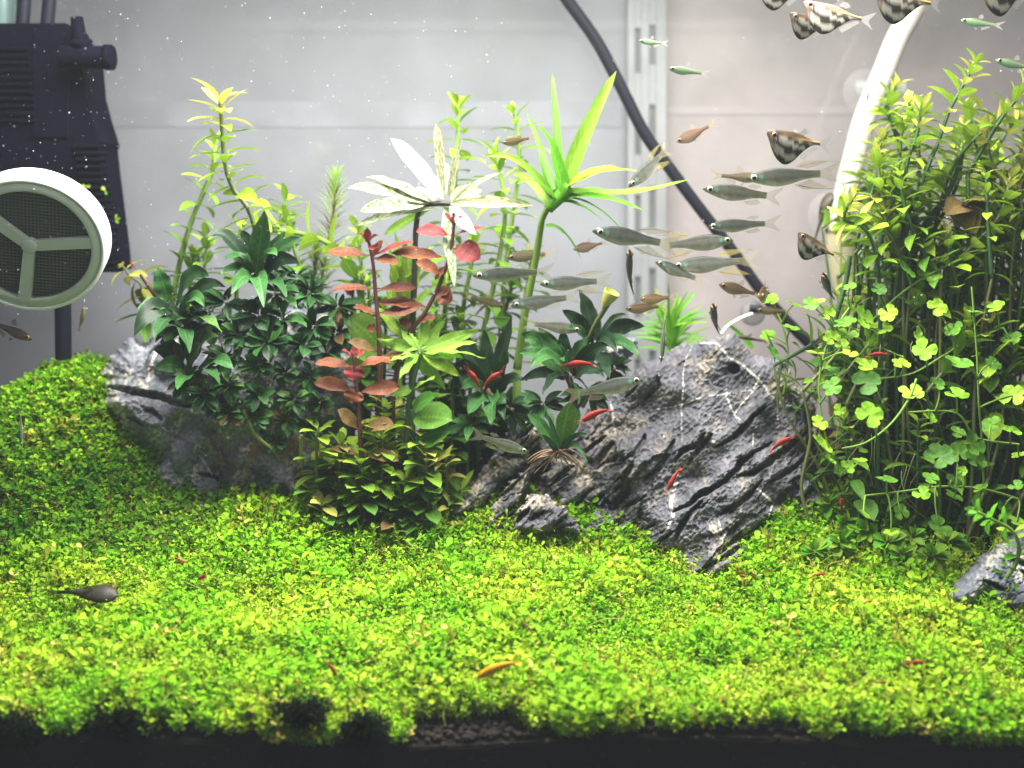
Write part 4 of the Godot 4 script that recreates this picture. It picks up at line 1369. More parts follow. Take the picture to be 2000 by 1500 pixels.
	tag(part("slate_rock", rock(sm, 1.6, d3, s3), M.rock), "small flat dark stone leaning at the foot of the overgrown rock", "rock")
	var bk := [[1165, 690], [1178, 668], [1200, 655], [1235, 655], [1248, 668], [1240, 690], [1215, 715], [1170, 720]]
	var d4 := func(_x: float, _y: float) -> float: return 0.80
	var s4 := s3.duplicate()
	s4.merge({"seed": 52, "veins": [], "stains": [[8.0, 0.7, 12.0, [1180, 675], [1225, 668]]]}, true)
	tag(part("slate_rock", rock(bk, 1.6, d4, s4), M.rock), "small mottled stone half hidden behind the dark strap leaves", "rock")
	var rt := [[1848, 1165], [1862, 1140], [1890, 1112], [1920, 1085], [1955, 1058], [1985, 1035], [2040, 1000], [2060, 1160], [2060, 1210], [1960, 1200], [1930, 1165], [1890, 1195], [1850, 1195]]
	var d5 := func(_x: float, y: float) -> float: return 0.648 + 0.03 * (1170.0 - y) / 150.0
	var s5 := s3.duplicate()
	s5.merge({"seed": 67, "edge": 30.0, "veins": [], "stains": [[6.0, 0.6, 14.0, [1960, 1060], [1930, 1110]], [10.0, 0.6, 16.0, [1990, 1130], [1995, 1080]]]}, true)
	tag(part("slate_rock", rock(rt, 1.6, d5, s5), M.rock), "narrow grey stone poking out of the carpet under the clover leaves", "rock")

func make_equipment() -> void:
	# black internal filter
	var black := mat(lin(0.0028, 0.0028, 0.0085), 0.75, {"spec": 0.12, "bump": T.fine, "bump_cm": 0.02, "tri": 30.0})
	var d := 0.86
	var zf := EYE.z - d
	var f := thing("internal_filter", P(60, 530, d))
	var body := []
	for q in [[-120, 46], [128, 45], [136, 60], [160, 105], [166, 180], [178, 225], [194, 276], [190, 284], [195, 330], [204, 400], [213, 470], [219, 528], [-120, 540]]:
		var p := P(q[0], q[1], d)
		body.append(Vector2(p.x, p.y))
	part("body", prism(body, zf - 0.045, zf), black, f)
	for i in 19:
		var y := 282.0 + i * 13.4
		var r := 203.0 + (y - 280.0) * 0.135 + rr(-2, 2)
		var a := P(142.0 + (y - 280) * 0.18, y + 8.5, d)
		var b := P(r + 5.0, y, d)
		part("slat", box(Vector3(a.x, a.y, zf + 0.0002), Vector3(b.x, b.y, zf + 0.0035), 0.001), black, f)
	for i in 11:
		var y := 92.0 + i * 14.0
		var a := P(-60, y + 8.5, d)
		var b := P(58 + i * 1.5, y, d)
		part("slat", box(Vector3(a.x, a.y, zf + 0.0002), Vector3(b.x, b.y, zf + 0.0035), 0.001), black, f)
	var lo := P(66, 270, d)
	var hi := P(150, 62, d)
	part("cover", box(Vector3(lo.x, lo.y, zf + 0.0002), Vector3(hi.x - 0.006, hi.y, zf + 0.0022), 0.001), black, f)
	part("nozzle", tube(PackedVector3Array([P(158, 105, 0.845), P(150, 34, 0.845)]), 0.0068, 0.0048, 16), black, f)
	part("collar", tube(PackedVector3Array([P(161, 96, 0.845), P(159, 80, 0.845)]), 0.0085, 0.0085, 16), black, f)
	part("outlet", tube(PackedVector3Array([P(120, 112, 0.845), P(218, 112, 0.845)]), 0.0095, 0.0092, 18), black, f)
	part("outlet_ring", tube(PackedVector3Array([P(206, 112, 0.845), P(220, 112, 0.845)]), 0.0104, 0.0104, 18), black, f)
	tag(f, "black ribbed internal filter with a stub outlet at the left edge", "filter")
	for q in [[168, 364, "tiny green leaf scrap caught on the filter ribs"], [206, 372, "pale yellowish leaf scrap at the edge of the filter ribs"], [226, 428, "bright shred of leaf hanging off the filter's right edge"]]:
		var sc := thing("leaf_scrap", P(q[0], q[1], 0.853))
		for k in 3: part("leaf", leaf_shape.oval[k], [M.vivid, M.tip, M.lime][k], sc, leaf_xf(sc.position, Vector3(rr(-1, 1), rr(-1, 1), 0.3), Vector3(rr(-0.3, 0.3), 0.3, 1), 0.0045))
		tag(sc, q[2], "leaf")
	var hose := mat(lin(0.008, 0.008, 0.018), 0.5, {"spec": 0.3})
	tag(part("dark_hose", tube(PackedVector3Array([P(44, 52, 0.875), P(52, -60, 0.875)]), 0.0055, 0.0055, 12), hose), "dark hose rising from the filter top, left of the pair", "hose", "hoses on the filter")
	tag(part("dark_hose", tube(PackedVector3Array([P(92, 52, 0.875), P(102, -60, 0.875)]), 0.0055, 0.0055, 12), hose), "dark hose rising from the filter top, nearer the stub outlet", "hose", "hoses on the filter")
	tag(part("green_hose", tube(PackedVector3Array([P(8, 56, 0.895), P(4, -60, 0.895)]), 0.0105, 0.0105, 14), mat(lin(0.16, 0.26, 0.25), 0.35)), "greenish hose behind the filter in the upper left corner", "hose")
	# round intake strainer
	var white := mat(lin(0.80, 0.82, 0.82), 0.35)
	var face := mat(lin(0.40, 0.46, 0.40), 0.45)
	var mesh_m := mat(lin(0.062, 0.074, 0.062), 0.7)
	var pad := mat(lin(0.020, 0.024, 0.022), 0.9, {"bump": T.fine, "bump_cm": 0.1, "tri": 40.0})
	var dd := 0.672
	var g := Node3D.new()
	g.name = numbered("round_strainer")
	add_child(g)
	g.position = P(58, 480, dd)
	g.rotation = Vector3(-0.10, 0.0, 0.0)
	g.basis = Basis.from_euler(Vector3(0.42, 0.16, -0.10))
	var R := 0.0470
	# the ring: a lathe round the y axis, turned so that its face looks at the room
	var turn := Transform3D(Basis(Vector3.RIGHT, PI / 2), Vector3.ZERO)
	raw("rim", lathe([Vector2(R - 0.0015, -0.020), Vector2(R, -0.018), Vector2(R, 0.0), Vector2(R - 0.0012, 0.0016), Vector2(R - 0.003, 0.002), Vector2(R - 0.003, -0.020), Vector2(R - 0.0015, -0.020)], 72), white, g, turn)
	raw("face_ring", lathe([Vector2(R - 0.0031, -0.003), Vector2(R - 0.0031, 0.0016), Vector2(R - 0.0083, 0.0018), Vector2(R - 0.0092, 0.0010), Vector2(R - 0.0092, -0.003), Vector2(R - 0.0031, -0.003)], 72), face, g, turn)
	for a in [0.16, 2.50, 4.62]:
		var c := Vector3(cos(a), sin(a), 0)
		var s := Vector3(-sin(a), cos(a), 0) * 0.0033
		var st := []
		for q in [c * 0.004 - s, c * (R - 0.009) - s * 1.15, c * (R - 0.009) + s * 1.15, c * 0.004 + s]: st.append(Vector2(q.x, q.y))
		raw("spoke", prism(st, -0.003, 0.0012 + 0.0001 * a), face, g)
	raw("hub", lathe([Vector2(0.0050, -0.003), Vector2(0.0050, 0.0014), Vector2(0.0042, 0.0021), Vector2(0.0, 0.0022)], 24), face, g, turn)
	var wires := SurfaceTool.new()
	wires.begin(Mesh.PRIMITIVE_TRIANGLES)
	var R2 := R - 0.008
	for k in range(-17, 18):
		var o2 := k * R2 / 17.5
		var half := sqrt(maxf(R2 * R2 - o2 * o2, 0.0))
		if half < 0.003: continue
		box_into(wires, Vector3(-half, o2 - 0.00055, -0.0036), Vector3(half, o2 + 0.00055, -0.0030))
		box_into(wires, Vector3(o2 - 0.00055, -half, -0.0042), Vector3(o2 + 0.00055, half, -0.0037))
	wires.generate_normals()
	var wm := raw("wire_mesh", wires.commit(), mesh_m, g)
	wm.set_meta("kind", "stuff")
	raw("pad", lathe([Vector2(0.0, -0.0062), Vector2(R - 0.0032, -0.0062), Vector2(R - 0.0032, -0.0052), Vector2(0.0, -0.0052)], 48), pad, g, turn)
	tag(g, "round white rimmed strainer with three spokes and dark mesh", "strainer")
	tag(part("strainer_pipe", tube(PackedVector3Array([P(122, 520, 0.79), P(124, 700, 0.80)]), 0.0060, 0.0060, 14), hose), "black pipe standing under the round strainer", "pipe")
	# black cable on the wall side
	var cable := mat(lin(0.011, 0.011, 0.017), 0.55, {"spec": 0.2})
	var cp := []
	for q in [[1085, -40], [1108, 0], [1165, 80], [1218, 180], [1260, 262], [1320, 345], [1375, 418], [1432, 492], [1480, 560], [1530, 620], [1600, 690]]: cp.append(P(q[0], q[1], 0.935))
	tag(part("black_cable", tube(smooth(cp, 50), 0.0056, 0.0050, 12), cable), "black cable running down diagonally across the back glass", "cable")
	# white pipe with its suction cups
	var pipe_m := mat(lin(0.44, 0.41, 0.385), 0.5)
	var cream := mat(lin(0.38, 0.34, 0.22), 0.45)
	var pp := []
	for q in [[1805, -40], [1782, 20], [1752, 75], [1722, 150], [1690, 228], [1668, 310], [1650, 385], [1640, 450]]: pp.append(P(q[0], q[1], 0.905))
	var pipe := thing("white_pipe", P(1660, 620, 0.905))
	part("tube", tube(smooth(pp, 40), 0.0096, 0.0100, 18), pipe_m, pipe)
	var pq := []
	for q in [[1642, 440], [1646, 500], [1662, 580], [1690, 660]]: pq.append(P(q[0], q[1], 0.905))
	part("lower_sleeve", tube(smooth(pq, 20), 0.0132, 0.0120, 18), cream, pipe)
	part("joint", tube(PackedVector3Array([P(1641, 436, 0.905), P(1641, 452, 0.905)]), 0.0146, 0.0146, 18), cream, pipe)
	tag(pipe, "white pipe slanting down behind the right-hand plants", "pipe")
	var clear := mat(lin(0.62, 0.62, 0.62), 0.35, {"alpha": 0.04})
	for q in [[1690, 178, 44, "clear suction cup behind the white pipe, upper of two"], [1625, 420, 48, "clear suction cup behind the white pipe, lower of two"]]:
		var c := thing("suction_cup", P(q[0], q[1], 0.945))
		var r: float = q[2] * 0.945 / F
		raw("cup", lathe([Vector2(0.0, 0.012), Vector2(r * 0.25, 0.012), Vector2(r * 0.35, 0.006), Vector2(r * 0.9, 0.001), Vector2(r, 0.0), Vector2(r * 0.98, -0.001), Vector2(r * 0.3, 0.003)], 36), clear, c, turn)
		var cl := mat(lin(0.34, 0.42, 0.38), 0.4, {"alpha": 0.25})
		raw("clip", tube(PackedVector3Array([Vector3(-0.012, 0.001, 0.012), Vector3(0.026, -0.002, 0.030)]), 0.0075, 0.0075, 12), cl, c)
		tag(c, q[3], "suction cup", "suction cups on the pipe")
	var hook := thing("suction_hook", P(1470, 612, 0.94))
	raw("cup", lathe([Vector2(0.0, 0.010), Vector2(0.004, 0.010), Vector2(0.005, 0.005), Vector2(0.0115, 0.0), Vector2(0.009, -0.001)], 30), mat(lin(0.16, 0.16, 0.17), 0.35, {"alpha": 0.5}), hook, turn)
	raw("knob", tube(PackedVector3Array([Vector3(-0.005, 0.005, 0.010), Vector3(0.006, 0.004, 0.012)]), 0.004, 0.0035, 12), hose, hook)
	tag(hook, "small dark suction cup on the back glass above the big rock", "suction cup")
	var wp := []
	for q in [[1404, 660], [1420, 638], [1445, 622], [1470, 612]]: wp.append(P(q[0], q[1], 0.86))
	tag(part("white_root", tube(smooth(wp, 14), 0.0013, 0.0010, 6), mat(lin(0.8, 0.78, 0.7), 0.5)), "bent white root arching over the peak of the big rock", "root")

func make_left_plants() -> void:
	var greens := [M.lime, M.green, M.green, M.mid]
	stem_plant("tall_stem_plant", "tallest pale green stem plant with a yellow crown, rising over the left rock", "", [[430, 196], [434, 250], [440, 320], [456, 370], [486, 410], [505, 480], [520, 600]], 0.755, 0.775, 0.0022, M.stem_olive, leaf_shape.lance, [M.tip, M.lime, M.lime, M.green], {"gap": 0.0085, "l0": 0.0205, "l1": 0.0235, "full": 0.024, "upto": 0.66, "lift0": 0.75, "lift1": 0.25})
	stem_plant("tall_stem_plant", "green stem plant close behind the tallest one, leaning left down to the dark leaves", "", [[420, 285], [416, 330], [398, 375], [375, 430], [352, 510], [335, 600]], 0.82, 0.82, 0.0024, M.stem_green, leaf_shape.lance, [M.lime, M.green, M.mid], {"gap": 0.014, "l0": 0.012, "l1": 0.021, "full": 0.03, "upto": 0.9, "fade": 0.8})
	stem_plant("round_leaf_stem", "leaning stem with pale round leaves between the dark leaves and the red plant", "", [[520, 450], [560, 452], [610, 462], [650, 482], [690, 530], [708, 600], [712, 660]], 0.80, 0.80, 0.0026, M.stem_green, leaf_shape.oval, [M.lime, M.lime, M.green], {"gap": 0.013, "l0": 0.016, "l1": 0.022, "full": 0.01, "upto": 0.75, "lift0": 0.9, "lift1": 0.7})
	for q in [["feathery plant with olive needles standing beside the white-leaved plant", [[655, 348], [650, 420], [636, 500], [624, 580], [618, 640]], 0.83, 0.023], ["smaller feathery stem low behind the red stems and dark leaves", [[618, 480], [615, 530], [610, 600], [606, 640]], 0.84, 0.022]]:
		stem_plant("feathery_stem", q[0], "", q[1], q[2], q[2], 0.0014, M.root, [unit_leaf("strap", 0.055, 0.5, 0.0, 0.0, 4, 3)], [M.pale, M.olive, M.pale, M.olive], {"gap": 0.0040, "per": 7, "l0": 0.012, "l1": q[3], "full": 0.045, "lift0": 1.25, "lift1": 0.55, "upto": 0.95})
	var fillers := [
		[[[405, 470], [400, 520], [396, 570], [400, 640]], "light green stem plant peeping over the left of the dark leaves", 0.81],
		[[[378, 500], [372, 550], [370, 640]], "short light green stem low behind the dark left leaves", 0.82],
		[[[560, 420], [570, 470], [590, 540], [600, 620]], "light green stem rising behind the crown of dark leaves", 0.815],
		[[[560, 385], [548, 430], [540, 500], [540, 600]], "pale stem plant behind the big upright dark leaf", 0.825],
		[[[700, 450], [704, 500], [708, 560], [712, 640]], "light green stem just behind the left red stem", 0.82],
		[[[470, 440], [465, 500], [462, 560]], "light green stem behind the curled dark leaf", 0.82],
	]
	for q in fillers:
		stem_plant("light_green_stem", q[1], "", q[0], q[2], q[2], 0.0018, M.stem_green, leaf_shape.lance + leaf_shape.oval, greens, {"gap": 0.010, "l0": 0.013, "l1": 0.018, "full": 0.02, "lift0": 1.0, "lift1": 0.35})
	# stray plantlets against the filter
	stem_plant("pale_plantlet", "washed-out plantlet hanging between filter and dark leaves", "", [[240, 520], [255, 540], [275, 555], [280, 590], [282, 630]], 0.80, 0.81, 0.0012, M.stem_olive, leaf_shape.lance, [M.tip, M.olive, M.mid], {"gap": 0.009, "l0": 0.014, "l1": 0.020, "full": 0.01, "lift0": 0.3, "lift1": -0.2})
	# dark-leaved plant on the rock: big crowns built leaf by leaf, then the small-leaved bush
	var bl := [M.buce, M.buce_light, M.buce, M.buce_dark]
	var top := thing("dark_leaf_plant", P(500, 545, 0.748))
	for q in [[[500, 545], [517, 412], 40, 0.10, M.buce_light, 0.02], [[498, 545], [402, 462], 34, 0.45, M.buce_dark, 0.02], [[496, 540], [440, 505], 34, 0.3, M.buce, 0.03], [[505, 545], [592, 466], 32, 0.25, M.buce, 0.01], [[503, 540], [556, 452], 30, 0.15, M.buce_light, 0.0], [[505, 550], [585, 515], 34, 0.3, M.buce_dark, 0.03], [[500, 550], [452, 575], 30, 0.4, M.buce_light, 0.04], [[508, 555], [560, 580], 32, 0.3, M.buce, 0.04], [[500, 552], [515, 600], 34, 0.3, M.buce_light, 0.05], [[498, 556], [430, 540], 30, 0.5, M.buce, 0.03], [[495, 500], [470, 450], 22, 0.2, M.buce_dark, 0.0], [[510, 545], [540, 500], 30, 0.4, M.buce_light, 0.03]]:
		leaf_to(top, q[4], q[0], q[1], 0.755, 0.755 - q[5], q[2], "lance", q[3] + rr(-0.05, 0.12), Vector3(rr(-0.7, 0.7), 0.5, 0.9), 0.16, rr(-0.7, 0.7), 0.3)
	stem_from(top, [[500, 480], [502, 530], [512, 590], [520, 640]], 0.755, 0.765, 0.0028, M.rhizome, 10, "rhizome")
	tag(top, "crown of broad dark green leaves topping the left rock, one leaf upright", "plant")
	var lf := thing("dark_leaf_plant", P(352, 640, 0.742))
	for q in [[[330, 590], [308, 522], 38, 0.1, M.buce_light, 0.0], [[328, 600], [268, 612], 34, 0.35, M.buce_light, 0.02], [[345, 600], [408, 540], 36, 0.45, M.buce, 0.02], [[350, 615], [440, 560], 30, 0.3, M.buce_dark, 0.02], [[335, 610], [262, 655], 44, 0.4, M.buce_dark, 0.03], [[340, 625], [300, 668], 30, 0.3, M.buce, 0.04], [[355, 630], [400, 600], 32, 0.5, M.buce_light, 0.03], [[358, 640], [432, 650], 36, 0.35, M.buce_pale, 0.03], [[352, 645], [370, 690], 34, 0.3, M.buce, 0.04]]:
		leaf_to(lf, q[4], q[0], q[1], 0.744, 0.744 - q[5], q[2], "lance", q[3] + rr(-0.05, 0.12), Vector3(rr(-0.7, 0.6), 0.6, 0.85), 0.16, rr(-0.7, 0.7), 0.3)
	stem_from(lf, [[275, 535], [300, 570], [325, 600], [352, 640]], 0.744, 0.752, 0.0014, M.rhizome, 12, "rhizome", 0.0034)
	tag(lf, "dark-leaved plant with a bare brown shoot pointing at the filter", "plant")
	var ll := thing("dark_leaf_plant", P(385, 738, 0.736))
	for q in [[[355, 715], [335, 660], 34, 0.1, M.buce, 0.0], [[360, 720], [302, 722], 34, 0.3, M.buce_light, 0.02], [[365, 725], [428, 660], 38, 0.4, M.buce_pale, 0.02], [[368, 720], [400, 640], 34, 0.2, M.buce, 0.01], [[385, 738], [455, 722], 40, 0.3, M.buce_light, 0.03], [[350, 705], [292, 690], 34, 0.35, M.buce_dark, 0.03], [[375, 735], [345, 760], 30, 0.2, M.buce_light, 0.04], [[385, 738], [430, 752], 26, 0.3, M.buce, 0.04], [[362, 700], [375, 640], 30, 0.1, M.buce_dark, 0.0]]:
		leaf_to(ll, q[4], q[0], q[1], 0.738, 0.738 - q[5], q[2], "lance", q[3] + rr(-0.05, 0.12), Vector3(rr(-0.7, 0.6), 0.6, 0.85), 0.16, rr(-0.7, 0.7), 0.3)
	stem_from(ll, [[332, 665], [345, 700], [362, 725], [392, 740]], 0.738, 0.742, 0.0022, M.rhizome, 12, "rhizome", 0.0036)
	tag(ll, "low dark-leaved plant spreading over the pale flank of the left rock", "plant")
	var seats := [
		[540, 575, 0.738, 46, "cluster of dark leaves right below the top crown"], [610, 575, 0.745, 40, "cluster of dark leaves next to the reddish stem leaves, upper right"], [655, 595, 0.75, 36, "small-leaved dark cluster reaching towards the red stems"],
		[450, 585, 0.732, 48, ""], [410, 630, 0.728, 44, ""], [500, 620, 0.728, 44, ""], [560, 625, 0.73, 40, ""], [620, 635, 0.738, 38, ""], [660, 650, 0.745, 34, "small dark cluster at the right shoulder of the left rock"],
		[470, 660, 0.722, 42, ""], [530, 670, 0.722, 40, ""], [590, 680, 0.73, 36, ""], [640, 690, 0.74, 34, ""], [440, 700, 0.718, 38, ""], [500, 715, 0.72, 36, ""], [560, 725, 0.724, 34, ""], [610, 735, 0.732, 34, ""],
		[378, 752, 0.722, 40, "dark cluster hanging over the shaded hollow of the left rock"], [400, 770, 0.714, 36, ""], [450, 755, 0.715, 34, ""], [510, 765, 0.718, 33, ""], [570, 775, 0.722, 33, ""], [620, 785, 0.73, 32, ""],
		[420, 790, 0.720, 34, ""], [440, 810, 0.716, 32, ""], [500, 815, 0.72, 32, "small round-leaved cluster at the lowest edge of the dark bush"], [555, 825, 0.722, 32, ""], [600, 830, 0.728, 30, ""], [540, 860, 0.725, 28, ""], [350, 640, 0.735, 46, ""], [580, 545, 0.75, 38, ""],
	]
	for q in seats:
		var small: bool = q[1] > 700
		clump("dark_leaf_plant", q[4] if q[4] else (("small round-leaved dark plant " if small else "dark-leaved plant ") + zone(q[0], q[1], [470, 570], [640, 760], ["on the strainer side of the left bush", "in the middle of the left bush", "on the red-stem side of the left bush"], ["high", "halfway down", "low"])), "" if q[4] else ("small dark plants low on the left rock" if small else "dark plants in the bush on the left rock"), [q[0] + rr(-8, 8), q[1] + rr(-6, 6)], q[2] + 0.014, 21 if small else 16, q[3] * (0.82 if small else 1.0), leaf_shape.oval if q[1] > 590 else leaf_shape.lance, [M.buce, M.buce_light, M.buce, M.buce_pale if small else M.buce_dark, M.bronze if rng.randf() < 0.3 else M.buce], 0.82 if small else 0.9)
	# roots and runners below the bush
	for q in [[[475, 800], [500, 850], [535, 880], [548, 900], "pale green creeping rhizome curving under the dark bush"], [[590, 850], [588, 880], [590, 905], [592, 915], "thin pale root hanging from the dark bush towards the soil"]]:
		tag(part("creeping_rhizome", tube(smooth([P(q[0][0], q[0][1], 0.728), P(q[1][0], q[1][1], 0.73), P(q[2][0], q[2][1], 0.735), P(q[3][0], q[3][1], 0.745)], 14), 0.0018, 0.0010, 6), mat(lin(0.14, 0.15, 0.04), 0.6)), q[4], "rhizome")
	var hair := thing("root_tuft", P(450, 900, 0.75))
	for i in 26:
		var a := P(rr(400, 600), rr(840, 870), 0.752)
		part("root", tube(bent(a, a + Vector3(rr(-0.012, 0.012), -rr(0.01, 0.035), rr(0, 0.01)), Vector3(rr(-0.006, 0.006), 0, 0.004), 6), 0.00035, 0.0002, 4), M.root, hair)
	tag(hair, "fine brown roots hanging in the dark hollow under the left rock's plants", "roots")

func red_stem(label: String, pts: Array, d: float, leaves: Array) -> void:
	var o := thing("red_stem_plant", P(pts[-1][0], pts[-1][1], d))
	stem_from(o, pts, d, d, 0.0012, M.stem_red, 22, "stem", 0.0019)
	foot(o, pts[-1][0], pts[-1][1], d, 0.0019, M.stem_red)
	for q in leaves:
		var m: Material = q[4]
		leaf_to(o, m, q[0], q[1], d, d - rr(-0.004, 0.012), q[2] * 0.92, "spat", q[3] + rr(-0.05, 0.08), Vector3(rr(-0.5, 0.5), 0.75, 0.7), 0.12, rr(-0.6, 0.6), 0.25)
	tag(o, label, "plant")

func make_centre_plants() -> void:
	# white variegated plant
	var wd := 0.765
	var w := thing("white_leaf_plant", P(808, 640, wd))
	stem_from(w, [[880, 398], [845, 398], [822, 406], [813, 440], [810, 520], [806, 640]], wd, wd + 0.01, 0.0020, M.stem_black, 26, "stem", 0.0024)
	foot(w, 806, 640, wd + 0.01, 0.0024, M.stem_black)
	for q in [
		[[868, 392], [764, 270], 46, 0.06, M.white_plain, 0.0], [[845, 395], [716, 345], 34, 0.05, M.white, -0.01], [[838, 398], [680, 366], 40, 0.06, M.white, -0.02], [[832, 400], [704, 412], 46, 0.02, M.white, -0.03], [[868, 385], [852, 240], 26, 0.0, M.white_dense, 0.0],
		[[878, 388], [902, 272], 34, 0.0, M.white_dense, -0.02], [[862, 382], [872, 318], 36, 0.0, M.white_plain, 0.03], [[885, 392], [985, 336], 16, 0.08, M.white_dense, -0.01], [[878, 398], [1040, 402], 32, 0.0, M.white_dense, -0.02], [[880, 402], [930, 458], 34, -0.1, M.white_plain, -0.04],
		[[868, 410], [888, 562], 30, 0.0, M.white, -0.03], [[850, 408], [690, 442], 22, 0.05, M.white, 0.0], [[880, 395], [940, 372], 40, 0.10, M.white_dense, 0.02], [[860, 400], [800, 372], 30, 0.05, M.white_plain, 0.04], [[840, 410], [750, 458], 26, -0.05, M.pale, 0.02]]:
		leaf_to(w, q[4], q[0], q[1], wd, wd + q[5], q[2] * 0.78, "blade" if q[1][0] < 860 else "lance", q[3] + rr(0.0, 0.10), Vector3(rr(-0.5, 0.5), 0.55, 0.9), 0.14, rr(-0.7, 0.7), 0.3)
	tag(w, "bright white variegated plant on a thin black stem in the middle", "plant")
	# three red stems
	red_stem("left red-leaved stem, its tip under the lowest white leaves", [[718, 462], [728, 510], [734, 580], [740, 650], [742, 760]], 0.748, [
		[[718, 475], [700, 455], 20, 0.1, M.red], [[718, 475], [742, 458], 22, 0.1, M.red], [[719, 478], [718, 445], 18, 0.0, M.red], [[720, 480], [740, 480], 24, -0.2, M.red], [[726, 500], [636, 492], 30, 0.08, M.rust], [[727, 502], [808, 472], 24, 0.12, M.red], [[727, 505], [778, 515], 30, 0.05, M.rust], [[727, 508], [748, 470], 18, 0.15, M.rust], [[733, 565], [648, 566], 24, 0.04, M.maroon], [[733, 565], [814, 562], 26, 0.06, M.maroon],
		[[737, 612], [822, 596], 32, -0.02, M.maroon], [[737, 615], [690, 600], 26, 0.1, M.rust], [[739, 645], [715, 640], 26, 0.0, M.maroon], [[740, 690], [680, 668], 28, 0.1, M.bronze], [[741, 700], [800, 690], 28, 0.1, M.bronze]])
	red_stem("right red-leaved stem leaning up towards the white plant", [[887, 432], [882, 480], [872, 520], [852, 570], [824, 620], [796, 655], [776, 720], [768, 780]], 0.750, [
		[[886, 440], [868, 418], 20, 0.1, M.red], [[886, 440], [908, 424], 22, 0.1, M.red], [[886, 442], [888, 414], 18, 0.0, M.red], [[884, 462], [812, 452], 32, 0.12, M.red], [[885, 462], [948, 446], 20, 0.14, M.red], [[880, 490], [938, 505], 54, 0.16, M.red], [[876, 505], [765, 494], 34, 0.06, M.rust], [[872, 518], [850, 548], 30, 0.0, M.rust], [[866, 540], [812, 512], 30, 0.1, M.rust], [[850, 572], [880, 592], 40, 0.12, M.maroon], [[846, 580], [882, 566], 36, 0.16, M.maroon],
		[[838, 600], [738, 592], 38, 0.04, M.maroon], [[815, 630], [850, 622], 32, 0.1, M.maroon], [[805, 645], [780, 622], 28, 0.05, M.rust]])
	red_stem("lowest red-leaved stem with two open whorls in front of the left rock", [[690, 690], [694, 730], [700, 790], [704, 860], [712, 960]], 0.732, [
		[[690, 700], [668, 684], 18, 0.1, M.red], [[690, 700], [712, 686], 20, 0.1, M.red], [[691, 702], [692, 676], 16, 0.0, M.red], [[692, 718], [614, 710], 26, 0.08, M.rust], [[693, 718], [772, 708], 32, 0.10, M.rust], [[692, 708], [690, 744], 46, 0.06, M.red], [[697, 768], [612, 748], 32, 0.08, M.rust], [[698, 768], [782, 756], 34, 0.10, M.rust], [[697, 758], [688, 788], 44, 0.06, M.rust], [[703, 842], [660, 800], 30, 0.1, M.bronze], [[703, 842], [770, 830], 34, 0.1, M.bronze], [[704, 850], [712, 825], 28, 0.1, M.rust], [[706, 890], [640, 880], 26, 0.1, M.bronze], [[707, 890], [780, 900], 28, 0.1, M.bronze]])
	# blurred red stem further back
	red_stem("faint pinkish leaves far behind the left red stem", [[690, 560], [688, 600], [686, 650]], 0.83, [[[690, 580], [672, 565], 20, 0.1, M.red], [[690, 590], [715, 575], 22, 0.1, M.rust], [[688, 610], [660, 600], 22, 0.1, M.rust], [[688, 620], [720, 630], 24, 0.1, M.rust], [[687, 632], [655, 640], 22, 0.1, M.red]])
	# pale twisted-leaved plants
	var tw := thing("twisted_leaf_plant", P(760, 900, 0.745))
	stem_from(tw, [[822, 686], [812, 720], [800, 780], [796, 840], [790, 900]], 0.745, 0.748, 0.0020, M.stem_dark, 16, "stem", 0.0026)
	foot(tw, 790, 900, 0.748, 0.0026, M.stem_dark)
	for q in [[[826, 684], [938, 642], 26], [[826, 688], [948, 700], 24], [[822, 682], [870, 620], 24], [[818, 682], [735, 662], 24], [[815, 680], [770, 625], 22], [[824, 690], [900, 735], 26], [[820, 700], [850, 745], 28], [[828, 690], [930, 668], 22], [[816, 690], [745, 712], 22], [[822, 678], [835, 610], 22], [[818, 690], [780, 740], 22], [[822, 690], [800, 650], 24], [[826, 692], [905, 700], 26], [[820, 695], [870, 760], 20], [[806, 760], [850, 735], 20], [[806, 760], [760, 770], 20], [[800, 790], [880, 770], 16]]:
		leaf_to(tw, [M.pale, M.pale, M.lime, M.pale][rng.randi() % 4], q[0], q[1], 0.745, 0.745 - rr(-0.02, 0.03), q[2], "lance", rr(-0.05, 0.12), Vector3(rr(-0.4, 0.4), 0.6, 0.8), 0.25, rr(-1.6, 1.6))
	tag(tw, "whorl of pale green twisted leaves in front of the dark middle plants", "plant")
	var tv := thing("twisted_leaf_plant", P(780, 640, 0.775))
	stem_from(tv, [[790, 470], [788, 540], [782, 640], [778, 720]], 0.775, 0.775, 0.0022, M.stem_green, 14)
	foot(tv, 778, 720, 0.775, 0.0022, M.stem_green)
	for q in [[[788, 560], [770, 440], 26], [[790, 570], [808, 450], 26], [[786, 600], [760, 500], 30], [[790, 600], [830, 500], 28], [[786, 620], [742, 545], 28], [[790, 620], [850, 560], 26], [[784, 650], [735, 600], 26], [[788, 650], [860, 600], 24], [[786, 600], [790, 500], 30], [[784, 680], [730, 650], 26], [[788, 680], [840, 640], 26], [[786, 560], [752, 470], 22], [[790, 540], [848, 480], 22], [[788, 610], [870, 540], 24], [[786, 640], [815, 570], 30]]:
		leaf_to(tv, [M.pale, M.lime, M.pale, M.lime][rng.randi() % 4], q[0], q[1], 0.775, 0.775 - rr(-0.02, 0.02), q[2], "strap", rr(-0.05, 0.1), Vector3(rr(-0.5, 0.5), 0.4, 0.9), 0.18, rr(-2.2, 2.2))
	tag(tv, "upright pale green plant of twisted ribbon leaves behind the red stems", "plant")
	var pl := thing("pale_round_leaf", P(720, 690, 0.765))
